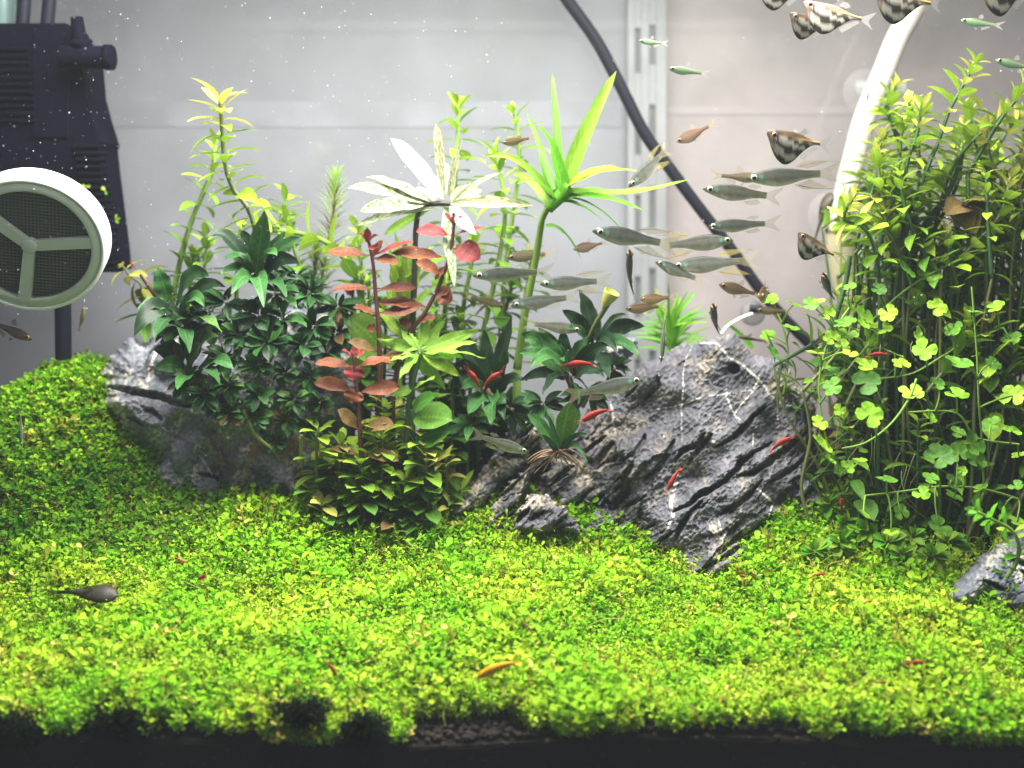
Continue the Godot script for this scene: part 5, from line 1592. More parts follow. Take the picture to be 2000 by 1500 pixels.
	for q in [[[745, 680], [680, 620], 60, M.pale], [[740, 690], [690, 690], 54, M.pale], [[725, 720], [672, 722], 50, M.pale]]:
		leaf_to(pl, q[3], q[0], q[1], 0.765, 0.755, q[2], "oval", 0.1, Vector3(-0.2, 0.5, 0.9), 0.04)
	stem_from(pl, [[742, 680], [744, 740], [746, 800]], 0.765, 0.768, 0.0018, M.stem_green, 8)
	foot(pl, 746, 800, 0.768, 0.0018, M.stem_green)
	tag(pl, "few wide pale leaves beside the left red stem", "plant")
	# strap-leaved bright green plant
	var sd := 0.745
	var sp := thing("strap_leaf_plant", P(1030, 700, sd))
	stem_from(sp, [[1096, 384], [1076, 400], [1060, 425], [1052, 470], [1042, 530], [1024, 620], [1010, 720]], sd, sd + 0.03, 0.0022, M.stem_green, 24, "stem", 0.0032)
	foot(sp, 1010, 720, sd + 0.03, 0.0032, M.stem_green)
	for q in [
		[[1098, 372], [1204, 138], 38, 0.02, M.green, 0.0], [[1092, 350], [1078, 142], 20, 0.0, M.mid, 0.03], [[1100, 375], [1050, 250], 40, 0.25, M.vivid, -0.03], [[1104, 372], [1346, 350], 22, -0.16, M.green, -0.02], [[1106, 384], [1258, 412], 22, 0.06, M.vivid, -0.03], [[1102, 366], [1206, 326], 26, 0.06, M.lime, -0.02], [[1104, 370], [1250, 336], 24, 0.08, M.lime, -0.04],
		[[1104, 380], [1236, 384], 26, 0.04, M.vivid, 0.02], [[1080, 390], [948, 306], 24, 0.34, M.green, -0.02], [[1084, 392], [1010, 360], 24, 0.3, M.vivid, -0.04], [[1090, 392], [1176, 430], 16, 0.1, M.vivid, 0.0], [[1066, 442], [1136, 508], 14, 0.35, M.mid, 0.0], [[1082, 370], [1030, 220], 14, 0.0, M.mid, 0.05], [[1074, 400], [1000, 340], 22, 0.22, M.green, 0.03], [[1088, 388], [1230, 470], 8, 0.2, M.mid, 0.02], [[1080, 385], [1055, 300], 26, 0.05, M.mid, 0.04]]:
		leaf_to(sp, q[4], q[0], q[1], sd, sd + q[5], q[2] * 1.0, "strap", q[3] + rr(0.0, 0.13), Vector3(rr(-0.3, 0.3), 0.75, 0.65), 0.08, rr(-0.6, 0.6), 0.3)
	var node_p := part("crown", tube(smooth([P(1112, 365, sd), P(1090, 388, sd), P(1070, 410, sd)], 8), 0.0058, 0.0036, 10), M.vivid, sp)
	node_p.name = "crown"
	tag(sp, "bright green strap-leaved plant reaching up to the black cable", "plant")
	# green stems in the background middle
	for q in [
		["pale stem plant right behind the white leaves, tip near the top", [[895, 206], [894, 260], [890, 330], [884, 420], [872, 560], [866, 680]], 0.845],
		["stem plant with a broad top leaf above the small tan fish", [[1005, 222], [1012, 270], [1014, 330], [1004, 400], [990, 500], [978, 640]], 0.845],
		["thick-stemmed green plant between the white plant and the strap leaves", [[966, 300], [978, 345], [986, 400], [984, 450], [966, 550], [946, 640], [938, 700]], 0.80],
		["green stem plant low behind the bluish fish, left one", [[925, 470], [920, 520], [905, 600], [895, 700]], 0.83],
		["green stem low behind the bluish fish, under the strap leaves", [[1040, 500], [1030, 560], [1018, 640], [1010, 720]], 0.84],
		["short bright stem between the twisted leaves and the bluish fish", [[880, 480], [876, 540], [868, 620], [862, 700]], 0.815],
		["thin stem with small leaves behind the middle dark plants", [[1000, 560], [985, 620], [975, 700]], 0.85],
	]:
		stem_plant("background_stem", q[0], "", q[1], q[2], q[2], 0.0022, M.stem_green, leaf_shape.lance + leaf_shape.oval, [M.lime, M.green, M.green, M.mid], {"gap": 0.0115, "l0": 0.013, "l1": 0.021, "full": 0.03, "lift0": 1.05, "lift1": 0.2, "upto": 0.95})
	for q in [[720, 560, 0.80], [750, 600, 0.81], [780, 640, 0.80], [860, 560, 0.80], [900, 620, 0.81], [840, 640, 0.80], [880, 700, 0.79], [910, 680, 0.80], [740, 690, 0.79], [700, 640, 0.81]]:
		stem_plant("background_stem", "bushy green background stem, " + zone(q[0], q[1], [760, 850], [590, 650], ["behind the left red stem", "behind the twisted leaves", "next to the dark middle leaves"], ["tall", "medium", "short"]), "bushy stems behind the red plants", [[q[0], q[1]], [q[0] + rr(-12, 12), q[1] + 80], [q[0] + rr(-15, 15), 930]], q[2], q[2], 0.0018, M.stem_green, leaf_shape.lance + leaf_shape.oval, [M.lime, M.green, M.mid, M.mid, M.deep], {"gap": 0.009, "l0": 0.013, "l1": 0.021, "full": 0.02, "lift0": 1.0, "lift1": 0.3})
	for q in [[890, 790], [940, 850], [985, 850], [900, 860], [870, 900], [950, 900], [880, 940], [920, 930], [1010, 800]]:
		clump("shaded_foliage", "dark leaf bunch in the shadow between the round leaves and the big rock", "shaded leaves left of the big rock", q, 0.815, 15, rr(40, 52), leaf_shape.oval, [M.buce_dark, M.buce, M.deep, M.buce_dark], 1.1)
	# dark middle plants
	var dm := [M.buce_dark, M.buce, M.buce_dark, M.buce_light]
	var md := thing("dark_strap_plant", P(1160, 672, 0.755))
	for q in [[[1166, 668], [1132, 566], 34, 0.0, M.buce_dark, 0.0], [[1160, 672], [1098, 606], 30, 0.15, M.buce_dark, 0.01], [[1180, 660], [1258, 638], 32, 0.22, M.buce_dark, 0.02], [[1172, 665], [1222, 614], 18, 0.3, M.buce_dark, 0.0], [[1160, 690], [1248, 694], 34, 0.25, M.buce, 0.05], [[1162, 690], [1190, 740], 30, 0.2, M.buce_dark, 0.05], [[1150, 680], [1108, 642], 30, 0.2, M.buce, 0.03], [[1165, 672], [1205, 690], 26, 0.4, M.buce_dark, 0.04], [[1170, 670], [1160, 600], 18, 0.0, M.buce_dark, -0.01]]:
		leaf_to(md, q[4], q[0], q[1], 0.757, 0.757 - q[5], q[2], "lance", q[3] + rr(-0.05, 0.12), Vector3(rr(-0.7, 0.7), 0.5, 0.9), 0.18, rr(-0.7, 0.7), 0.3)
	for q in [[1172, 668, 1158, 700], [1180, 664, 1150, 705], [1166, 672, 1146, 700]]:
		part("leaf_stalk", tube(PackedVector3Array([P(q[0], q[1], 0.757), P(q[2], q[3], 0.757)]), 0.0014, 0.0018, 6), M.root, md)
	stem_from(md, [[1188, 592], [1176, 612], [1160, 638], [1145, 672]], 0.74, 0.755, 0.0020, M.stem_olive, 10, "flower_stalk")
	var cup := raw("flower_cup", lathe([Vector2(0.0018, -0.008), Vector2(0.0034, -0.004), Vector2(0.0054, 0.002), Vector2(0.0060, 0.0052), Vector2(0.0054, 0.0054), Vector2(0.0036, 0.001), Vector2(0.0, -0.002)], 24), mat(lin(0.42, 0.43, 0.10), 0.45, {"back": 0.4}), md)
	cup.transform = Transform3D(Basis.from_euler(Vector3(0.35, 0, -0.45)), P(1189, 582, 0.74) - md.position)
	tag(md, "dark strap-leaved plant with a yellow-green cup flower on a stalk", "plant")
	var me := thing("dark_strap_plant", P(1105, 735, 0.735))
	for q in [[[1108, 735], [1012, 690], 34, 0.3, M.buce_light, 0.02], [[1105, 730], [1018, 652], 38, 0.2, M.buce_light, 0.0], [[1106, 728], [1052, 640], 34, 0.1, M.buce, 0.0], [[1110, 728], [1098, 642], 30, 0.0, M.buce_dark, 0.0], [[1115, 730], [1150, 656], 32, 0.1, M.buce, 0.0], [[1118, 735], [1186, 680], 34, 0.25, M.buce_dark, 0.02], [[1120, 740], [1180, 735], 30, 0.3, M.buce_dark, 0.03], [[1110, 742], [1060, 770], 30, 0.3, M.buce_dark, 0.04], [[1115, 745], [1130, 790], 30, 0.2, M.buce, 0.03], [[1108, 735], [1035, 720], 32, 0.4, M.buce_light, 0.04], [[1104, 742], [1015, 745], 24, 0.3, M.buce_dark, 0.03], [[1112, 738], [1100, 705], 32, 0.3, M.buce_light, 0.05]]:
		leaf_to(me, q[4], q[0], q[1], 0.737, 0.737 - q[5], q[2], "lance", q[3] + rr(-0.05, 0.12), Vector3(rr(-0.7, 0.7), 0.6, 0.85), 0.18, rr(-0.7, 0.7), 0.3)
	stem_from(me, [[1100, 730], [1112, 742], [1120, 790], [1105, 850]], 0.737, 0.725, 0.0026, M.rhizome, 10, "rhizome")
	tag(me, "dark-leaved plant under the brightest red shrimp", "plant")
	var mw := thing("dark_strap_plant", P(955, 770, 0.76))
	for q in [[[955, 765], [882, 628], 32, 0.1, M.buce_dark, 0.0], [[958, 762], [945, 642], 28, 0.05, M.buce_dark, 0.0], [[960, 765], [1000, 618], 30, 0.0, M.buce_dark, 0.01], [[960, 768], [992, 690], 32, 0.2, M.buce, 0.02], [[950, 770], [900, 700], 28, 0.2, M.buce_dark, 0.02], [[962, 770], [1030, 745], 30, 0.3, M.buce_dark, 0.02], [[950, 775], [900, 760], 28, 0.3, M.buce, 0.03], [[958, 775], [985, 820], 32, 0.3, M.buce, 0.03], [[955, 778], [915, 810], 40, 0.2, M.buce_light, 0.03], [[965, 775], [960, 830], 40, 0.3, M.buce_light, 0.04], [[965, 760], [975, 660], 20, 0.0, M.olive, 0.0]]:
		leaf_to(mw, q[4], q[0], q[1], 0.762, 0.762 - q[5], q[2], "lance", q[3] + rr(-0.05, 0.12), Vector3(rr(-0.7, 0.7), 0.5, 0.9), 0.18, rr(-0.7, 0.7), 0.3)
	stem_from(mw, [[950, 760], [960, 780], [1000, 800], [1040, 820]], 0.762, 0.76, 0.0024, M.rhizome, 10, "rhizome")
	tag(mw, "dark-leaved plant where two red shrimps sit, left of the rock", "plant")
	for q in [[1060, 790, 0.735, 40, "dark leaf cluster above the pale block of the big rock"], [1000, 800, 0.75, 40, "shaded dark cluster between the round leaves and the rock"], [1150, 770, 0.74, 40, "dark cluster in the shade below the scaled bluish fish"], [920, 830, 0.75, 38, "shaded dark cluster right of the wide round leaf"], [1200, 720, 0.755, 38, "dark cluster at the left shoulder of the big rock"], [900, 720, 0.77, 36, "dark cluster behind the twisted pale leaves"]]:
		clump("dark_leaf_plant", q[4], "", [q[0], q[1]], q[2], 13, q[3], leaf_shape.lance, dm, 1.0)
	var lo := thing("small_rosette_plant", P(1085, 885, 0.705))
	for q in [[[1090, 880], [1030, 808], 24, 0.2, M.buce_light, 0.0], [[1095, 875], [1112, 786], 42, 0.1, M.buce_pale, 0.02], [[1098, 876], [1132, 800], 30, 0.15, M.buce_light, 0.01], [[1092, 878], [1070, 810], 16, 0.1, M.buce, 0.0], [[1088, 882], [1050, 850], 14, 0.2, M.buce, 0.02], [[1100, 880], [1148, 905], 12, 0.6, M.buce_light, 0.02], [[1096, 878], [1150, 850], 14, 0.3, M.buce, 0.02]]:
		leaf_to(lo, q[4], q[0], q[1], 0.705, 0.705 - q[5], q[2], "spat" if q[2] > 20 else "strap", q[3], Vector3(rr(-0.3, 0.3), 0.4, 0.95), 0.08)
	for i in 22:
		var b := P(1088 + rr(-6, 6), 884 + rr(-4, 4), 0.704)
		part("root", tube(bent(b, P(rr(1020, 1140), rr(890, 930), 0.70), Vector3(0, rr(0.0, 0.008), rr(0, 0.006)), 7), 0.0007, 0.0003, 4), M.root, lo)
	tag(lo, "little rosette plant clinging by brown roots in a cleft of the big rock", "plant")
	# wide round dark leaves
	var wr := thing("wide_leaf_plant", P(810, 900, 0.735))
	for q in [[[806, 818], [884, 820], 62, M.mid], [[812, 862], [880, 842], 60, M.deep], [[806, 800], [850, 775], 36, M.deep]]:
		leaf_to(wr, q[3], q[0], q[1], 0.735, 0.72, q[2], "oval", 0.1, Vector3(0.1, 0.6, 0.85), 0.04)
	stem_from(wr, [[806, 800], [808, 860], [812, 940]], 0.735, 0.74, 0.0018, M.stem_dark, 8)
	foot(wr, 812, 940, 0.74, 0.0018, M.stem_dark)
	tag(wr, "plant with two wide round dark green leaves at the foot of the stems", "plant")
	# low bushes of round-leaved stems at their foot
	var lows := [[622, 838, "M", "topmost round-leaved stem at the left, one pale disc leaf on top"], [640, 905, "", ""], [668, 862, "", ""], [720, 892, "", ""], [758, 880, "", ""], [790, 935, "", ""], [832, 925, "", ""], [868, 905, "", "round-leaved stem nearest the wide dark leaves"], [900, 955, "", "slender yellow-green stem leaning onto the rock"], [780, 985, "", ""], [655, 955, "", ""], [700, 955, "", ""], [850, 975, "", ""], [820, 870, "", ""], [745, 840, "", ""], [690, 900, "", ""], [610, 960, "", "leftmost low stem with large pale leaves before the dark hollow"], [735, 940, "", ""], [880, 985, "", ""], [805, 965, "", ""], [630, 985, "", ""], [770, 800, "", ""], [850, 850, "", ""]]
	for q in lows.duplicate():
		if q[3] == "": lows.append([q[0] + rr(-22, 22), q[1] + rr(-14, 22), "", ""])
	for q in lows:
		var d := 0.742 + rr(-0.014, 0.014)
		var base := 1015.0 + rr(-10, 10)
		var x0: float = q[0]
		var y0: float = q[1]
		var narrow: bool = x0 > 840
		var lean_by := rr(-16, 16)
		stem_plant("low_round_leaf_stem", q[3] if q[3] else ("narrow-leaved" if narrow else "round-leaved") + " low yellowish stem leaning " + ("right" if lean_by < 0 else "left") + ", " + zone(x0, y0, [700, 780], [880, 945], ["nearest the dark hollow", "at the foot of the red stems", "nearest the big rock"], ["tall one", "middle-sized one", "short one"]), "" if q[3] else "low round-leaved stems", [[x0, y0], [x0 + rr(-6, 6), lerpf(y0, base, 0.4)], [x0 + lean_by, base + 10]], d, d + 0.005, 0.0013, M.stem_olive, leaf_shape.lance if narrow else leaf_shape.oval, [M.tip if rng.randf() < 0.3 else M.lime, M.olive if rng.randf() < 0.25 else M.green, M.mid, M.bronze if rng.randf() < 0.12 else M.mid], {"gap": 0.0082, "l0": 0.0120, "l1": 0.0165, "full": 0.02, "lift0": 0.8, "lift1": 0.3})
	# bright tuft behind the big rock
	var gt := thing("grassy_tuft", P(1312, 690, 0.86))
	for i in 64:
		var a := rr(-1.5, 1.5)
		var l := rr(55, 105) * (1.0 - 0.12 * absf(a))
		var y := rr(630, 690)
		leaf_to(gt, [M.vivid, M.vivid, M.green][rng.randi() % 3], [1312 + rr(-8, 8), y], [1312 + sin(a) * l, y - cos(a) * l * 0.85], 0.86, 0.86 + rr(-0.02, 0.02), 7.0, "strap", rr(0.0, 0.2))
	stem_from(gt, [[1312, 630], [1312, 690], [1310, 730]], 0.86, 0.86, 0.002, M.stem_green, 6)
	foot(gt, 1310, 730, 0.86, 0.002, M.stem_green)
	tag(gt, "vivid green grassy tuft just left behind the big rock's peak", "plant")
	var st := thing("thin_leaf_sprig", P(1440, 690, 0.87))
	leaf_to(st, M.vivid, [1470, 680], [1414, 626], 0.87, 0.86, 16, "strap", 0.05)
	leaf_to(st, M.green, [1440, 700], [1330, 660], 0.87, 0.86, 8, "strap", 0.15)
	leaf_to(st, M.green, [1250, 700], [1218, 668], 0.87, 0.86, 8, "strap", 0.15)
	tag(st, "few thin green blades sticking out behind the big rock's peak", "plant")

func make_right_plants() -> void:
	# the thicket: stems whose lower parts are bare and dark
	var heroes := [
		[[1905, 122], [1878, 172], [1852, 220], [1836, 270], [1800, 360], [1765, 480], [1740, 640], [1725, 820], 0.735, "tallest stem of the right thicket, its bright tip just below the small green fish"],
		[[1752, 165], [1738, 190], [1728, 215], [1745, 250], [1760, 330], [1752, 500], [1740, 700], 0.80, "thin brown-tipped twig in front of the white pipe's cup"],
		[[1775, 200], [1790, 250], [1795, 340], [1780, 480], [1770, 700], 0.76, "broad-leaved bright stem right of the white pipe"],
		[[1800, 205], [1792, 260], [1770, 330], [1762, 460], [1752, 700], 0.74, "leafy light stem just left of the tallest stem"],
		[[1960, 222], [1930, 250], [1895, 280], [1860, 330], [1830, 430], [1800, 640], 0.75, "stem with large olive leaves leaning in from the right edge"],
		[[2010, 160], [1980, 200], [1950, 240], [1920, 290], [1890, 340], 0.735, "drooping thick-leaved stem at the upper right edge"],
		[[1668, 386], [1652, 410], [1650, 432], [1690, 448], [1715, 520], [1720, 700], 0.72, "bent dark bare stem at the left edge of the right thicket"],
		[[1992, 230], [1965, 260], [1945, 300], [1930, 360], [1915, 460], [1900, 650], 0.78, "dark twig with a few buds standing against the wall"],
	]
	for q in heroes:
		var pts: Array = q.slice(0, q.size() - 2)
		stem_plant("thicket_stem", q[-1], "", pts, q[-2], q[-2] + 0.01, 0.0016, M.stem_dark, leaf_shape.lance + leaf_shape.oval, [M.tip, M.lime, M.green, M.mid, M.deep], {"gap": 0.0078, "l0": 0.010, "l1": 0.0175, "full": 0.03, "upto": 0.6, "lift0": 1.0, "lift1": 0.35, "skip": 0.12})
	for i in 150:
		var front: bool = i < 44 or i >= 100
		var x := 1672.0 + 350.0 * pow(rng.randf(), 0.8)
		var roof := 400.0 - 210.0 * smoothstep(1672.0, 1740.0, x) + 50.0 * smoothstep(1880.0, 1960.0, x)
		var y := roof + (620.0 - roof) * pow(rng.randf(), 1.1)
		if i >= 84: y = rr(560, 860)
		if i >= 100: x = rr(1630, 2015)
		if i >= 128: y = rr(640, 960)
		var d := rr(0.725, 0.79) if front else rr(0.79, 0.87)
		var lean := rr(-0.6, 0.6) + (0.25 if x < 1720 else 0.0)
		var l := rr(120, 230)
		var bright: bool = i % 4 != 0 and i < 84
		var ms := [M.tip, M.lime, M.lime, M.lime, M.green] if bright else [M.lime, M.lime, M.green, M.mid, M.green]
		if i > 84: ms = [M.mid, M.olive, M.green, M.olive, M.brown]
		if i >= 96: ms = [M.lime, M.green, M.green, M.mid, M.green]
		var opt := {"gap": rr(0.0085, 0.0125), "l0": 0.009, "l1": rr(0.014, 0.0225), "full": 0.026, "upto": 1.0, "lift0": 1.0, "lift1": rr(-0.1, 0.8), "skip": 0.10, "shade": 0.9, "hangs": true}
		if not front: opt.far = true
		var words := ("bright" if bright else "dull") + (" front" if front else " rear") + " thicket shoot leaning " + ("right" if lean > 0.0 else "left") + ", its " + ("broad" if i % 3 == 0 else "narrow") + "-leaved tip " + zone(x, y, [1780, 1890], [300, 430], ["near the pipe", "in the middle", "by the right edge"], ["high", "halfway", "low"])
		if i >= 84: words = ("dim" if i < 96 else "fresh") + " low thicket shoot leaning " + ("right" if lean > 0.0 else "left") + ", its tip " + zone(x, y, [1780, 1890], [620, 700], ["beside the rock", "in the middle", "by the right edge"], ["above the clover leaves", "among the clover leaves", "below the clover leaves"])
		var fx := x - sin(lean) * l
		var fy := y + cos(lean) * l
		var o := stem_plant("thicket_stem", words, "shoots massed in the right thicket" if i < 84 else "shaded shoots in the right thicket", [[x, y], [x - sin(lean * 0.5) * l * 0.4, y + cos(lean * 0.5) * l * 0.4], [fx, fy]], d, d, rr(0.0012, 0.0017), M.stem_olive if i % 2 else M.stem_dark, leaf_shape.lance + (leaf_shape.oval if i % 3 == 0 else []), ms, opt)
		# its bare cane, kinked, down to the soil
		var bx := lerpf(fx, 1800.0, 0.3) + rr(-60, 60)
		var gy := ground_y((bx - 1000.0) / F * d, EYE.z - d) - 0.004
		var low := Vector3((bx - 1000.0) / F * d, gy, EYE.z - d)
		var a := P(fx, fy, d)
		if low.y < a.y: part("cane", tube(smooth([a, a.lerp(low, 0.3) + Vector3(rr(-0.008, 0.008), 0, rr(-0.004, 0.004)), a.lerp(low, 0.65) + Vector3(rr(-0.008, 0.008), 0, rr(-0.004, 0.004)), low], 14), rr(0.0009, 0.0013), 0.0015, 6, 0.10), M.stem_olive if i % 3 else M.stem_dark, o)
	# bare dark canes that stand in front of the wall
	var canes := [[1695, 470, 1678, 560, 1668, 640], [1728, 430, 1712, 520, 1690, 610], [1748, 470, 1742, 560, 1738, 700], [1772, 410, 1768, 520, 1772, 640], [1790, 400, 1786, 520, 1778, 700], [1700, 540, 1720, 590, 1745, 640], [1660, 500, 1650, 560, 1628, 640], [1850, 440, 1800, 480, 1770, 520], [1900, 480, 1905, 560, 1898, 720], [1845, 360, 1862, 420, 1875, 480], [1760, 340, 1775, 400, 1800, 480], [1880, 300, 1850, 380, 1800, 450]]
	canes.sort_custom(func(a, b): return a[0] < b[0])
	var order := ["first", "second", "third", "fourth", "fifth", "sixth", "seventh", "eighth", "ninth", "tenth", "eleventh", "twelfth"]
	for i in canes.size():
		var q: Array = canes[i]
		var d := rr(0.74, 0.80)
		tag(part("bare_cane", tube(smooth([P(q[0], q[1], d), P(q[2], q[3], d), P(q[4], q[5], d), P(q[4] + (q[4] - q[2]) * 0.6, q[5] + 120, d)], 18), 0.0017, 0.0024, 8, 0.06), M.stem_dark), "bare dark green cane, its top %s counted from the white pipe" % order[i], "plant stem", "bare canes in the right thicket")
	# clover-like creeper: vines and their round lobed leaves
	var shapes := [lobed_leaf(3, 0.34, 0.14), lobed_leaf(3, 0.42, 0.22), lobed_leaf(5, 0.26, 0.16), lobed_leaf(4, 0.32, 0.06)]
	var vm := mat(lin(0.17, 0.30, 0.05), 0.45, {"back": 0.3})
	var lm := [mat(lin(0.42, 0.72, 0.06), 0.42, {"tex": T.soft_leaf, "back": 0.8}), mat(lin(0.28, 0.58, 0.045), 0.42, {"tex": T.soft_leaf, "back": 0.7}), mat(lin(0.13, 0.32, 0.035), 0.42, {"tex": T.soft_leaf, "back": 0.6}), mat(lin(0.07, 0.19, 0.025), 0.42, {"tex": T.soft_leaf, "back": 0.5})]
	var vines := [
		[[[1640, 930], [1612, 850], [1600, 760], [1610, 690], [1640, 630], [1660, 600]], 0.690, "clover-leaved vine climbing along the right edge of the big rock"],
		[[[1645, 876], [1692, 864], [1740, 828], [1776, 778], [1790, 740]], 0.665, "clover-leaved vine with a long bright stalk across the dark gap"],
		[[[1898, 560], [1908, 690], [1912, 790], [1918, 860], [1922, 960]], 0.680, "upright clover-leaved vine in the right foreground"],
		[[[1775, 805], [1865, 806], [1900, 850], [1925, 860], [1990, 868]], 0.690, "clover-leaved vine running level through the dark right corner"],
		[[[1690, 968], [1760, 960], [1840, 950], [1920, 955], [1990, 975]], 0.680, "lowest clover-leaved vine above the right carpet"],
		[[[1710, 740], [1780, 730], [1840, 696], [1900, 660], [1960, 640]], 0.715, "clover-leaved vine slanting up through the middle of the thicket"],
		[[[1690, 640], [1740, 590], [1800, 545], [1880, 505], [1960, 480]], 0.725, "highest clover-leaved vine in front of the bare canes"],
		[[[1530, 770], [1540, 700], [1530, 640], [1510, 600]], 0.745, "small clover-leaved vine behind the big rock's right shoulder"],
	]
	var vpath := []
	var vnode := []
	for q in vines:
		var pts: Array = q[0]
		var o := thing("clover_vine", P(pts[0][0], pts[0][1], q[1]))
		vpath.append(stem_from(o, pts, q[1], q[1] + 0.01, 0.0006, vm, 30, "runner", 0.0008))
		vnode.append(tag(o, q[2], "plant"))
	var seats := [[1595, 592, 38], [1616, 612, 34], [1650, 632, 52], [1685, 622, 58], [1770, 527, 46], [1815, 537, 52], [1862, 503, 62], [1862, 642, 42], [1590, 690, 40], [1645, 676, 34], [1792, 655, 36], [1806, 682, 52], [1690, 715, 52], [1872, 712, 62], [1735, 612, 42], [1785, 590, 36], [1632, 730, 50], [1627, 755, 46], [1692, 748, 62], [1780, 765, 54], [1698, 810, 60], [1600, 826, 38], [1603, 868, 54], [1622, 900, 26], [1655, 912, 34], [1868, 772, 52], [1978, 772, 52], [1935, 830, 48], [1815, 815, 34], [1870, 845, 34], [1900, 868, 56], [1835, 892, 64], [1872, 884, 46], [1905, 897, 48], [1732, 940, 50], [1818, 935, 38], [1862, 942, 40], [1915, 955, 36], [1862, 970, 42], [1800, 965, 40], [1760, 1000, 36], [1835, 1028, 54], [1975, 840, 44], [1990, 890, 34], [1985, 950, 34], [1960, 995, 44], [1506, 588, 40], [1550, 596, 40], [1584, 594, 36], [1510, 690, 42], [1500, 655, 34], [1545, 640, 40], [1880, 920, 22], [1716, 565, 34], [1945, 600, 40], [1975, 660, 44], [1940, 710, 36], [1745, 690, 44], [1660, 560, 30], [1660, 690, 36], [1700, 660, 46], [1760, 710, 40], [1830, 750, 36], [1680, 900, 34], [1900, 1000, 40], [1985, 1020, 36], [1690, 1005, 30], [1740, 1040, 34], [1640, 800, 28], [1830, 600, 44], [1900, 610, 40], [1655, 655, 46], [1720, 640, 50], [1625, 660, 38]]
	for q in seats:
		var best := 0
		var bi := 0
		var bd := 1e9
		for k in vpath.size():
			for i in vpath[k].size():
				var pk: Vector3 = vpath[k][i]
				var sx: float = pk.x / (EYE.z - pk.z) * F + 1000.0
				var sy: float = HORIZON - (pk.y - EYE.y) / (EYE.z - pk.z) * F
				var dd := Vector2(sx - q[0], sy - q[1] - 26.0).length()
				if dd < bd:
					bd = dd
					best = k
					bi = i
		var vp: PackedVector3Array = vpath[best]
		var root := vp[bi]
		var d := EYE.z - root.z + rr(-0.030, 0.012)
		var at := P(q[0], q[1], d)
		var r: float = q[2] * 0.5 * d / F * 0.94
		var o: Node3D = vnode[best]
		part("petiole", tube(bent(root, at, Vector3(rr(-0.004, 0.004), rr(-0.004, 0.006), 0.003), 9), 0.0007, 0.0005, 5), vm, o)
		var lit := 0 if rng.randf() < 0.45 else 1
		if rng.randf() < 0.3 or [1692, 1835, 1872].has(q[0]): lit = 2
		if rng.randf() < 0.08: lit = 3
		var bs := Basis.from_euler(Vector3(rr(0.25, 1.05), rr(0, TAU), 0), EULER_ORDER_XYZ)
		bs = Basis(Vector3.RIGHT, rr(0.0, 1.15)) * Basis(Vector3.BACK, rr(-0.7, 0.7)) * Basis(Vector3.UP, rr(0, TAU))
		part("leaf", shapes[rng.randi() % 4], lm[lit], o, Transform3D(bs * Basis.from_scale(Vector3.ONE * r), at))
	# brown and dim foliage in the lower right corner, and moss on the soil below
	for i in 14:
		var x := rr(1790, 2010)
		var y := rr(640, 930)
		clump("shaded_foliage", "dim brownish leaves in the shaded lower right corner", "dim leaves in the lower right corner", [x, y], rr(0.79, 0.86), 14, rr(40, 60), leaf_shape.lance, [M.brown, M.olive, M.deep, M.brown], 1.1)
	for i in 22:
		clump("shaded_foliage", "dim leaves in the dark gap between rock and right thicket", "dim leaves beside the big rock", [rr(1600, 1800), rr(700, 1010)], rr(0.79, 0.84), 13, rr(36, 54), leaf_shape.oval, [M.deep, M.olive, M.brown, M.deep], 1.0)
	clump("withered_leaves", "brown withered leaf bunch high in the right thicket", "", [1885, 400], 0.745, 14, 44, leaf_shape.drop, [M.brown, M.olive, M.brown], 1.3, Vector3(0, -0.5, 0.3))
	var lets := [[1590, 1075], [1620, 985], [1640, 1060], [1650, 1020], [1690, 1040], [1730, 1060], [1760, 1085], [1780, 1050], [1820, 1085], [1850, 1060]]
	for i in lets.size():
		var q: Array = lets[i]
		clump("low_green_plant", "low green plantlet under the clover vines, %s counted from the big rock" % order[i], "green plantlets under the clover vines", q, 0.700 + (1070.0 - q[1]) * 0.0004, 22, rr(20, 30), leaf_shape.oval, [M.vivid, M.lime, M.green, M.vivid], 1.0, Vector3(0, 0.8, 0.2))
	stem_plant("creeping_shoot", "bright creeping shoot arching over the narrow grey stone", "", [[1910, 1000], [1940, 1015], [1975, 1035], [1990, 1065], [1985, 1100], [1965, 1130]], 0.64, 0.64, 0.0013, vm, leaf_shape.oval, [M.vivid, M.lime, M.vivid], {"hangs": true, "gap": 0.0065, "l0": 0.006, "l1": 0.009, "full": 0.01, "lift0": 0.9, "lift1": 0.3})
	# hair-thin roots between rock and vines
	var rt := thing("root_tuft", P(1640, 860, 0.74))
	for i in 60:
		var a := P(rr(1570, 1800), rr(640, 960), rr(0.70, 0.76))
		part("root", tube(bent(a, a + Vector3(rr(-0.03, 0.03), -rr(0.01, 0.04), rr(-0.01, 0.01)), Vector3(rr(-0.012, 0.012), 0, 0.006), 8), 0.00030, 0.00022, 4), M.stem_olive, rt)
	tag(rt, "hair-thin roots straggling between the big rock and the clover vines", "roots")

# how far away the top of the carpet is where it shows in a given row
func lawn_depth(row: float) -> float:
	return 0.400 / (0.262 + (row - HORIZON) / F)

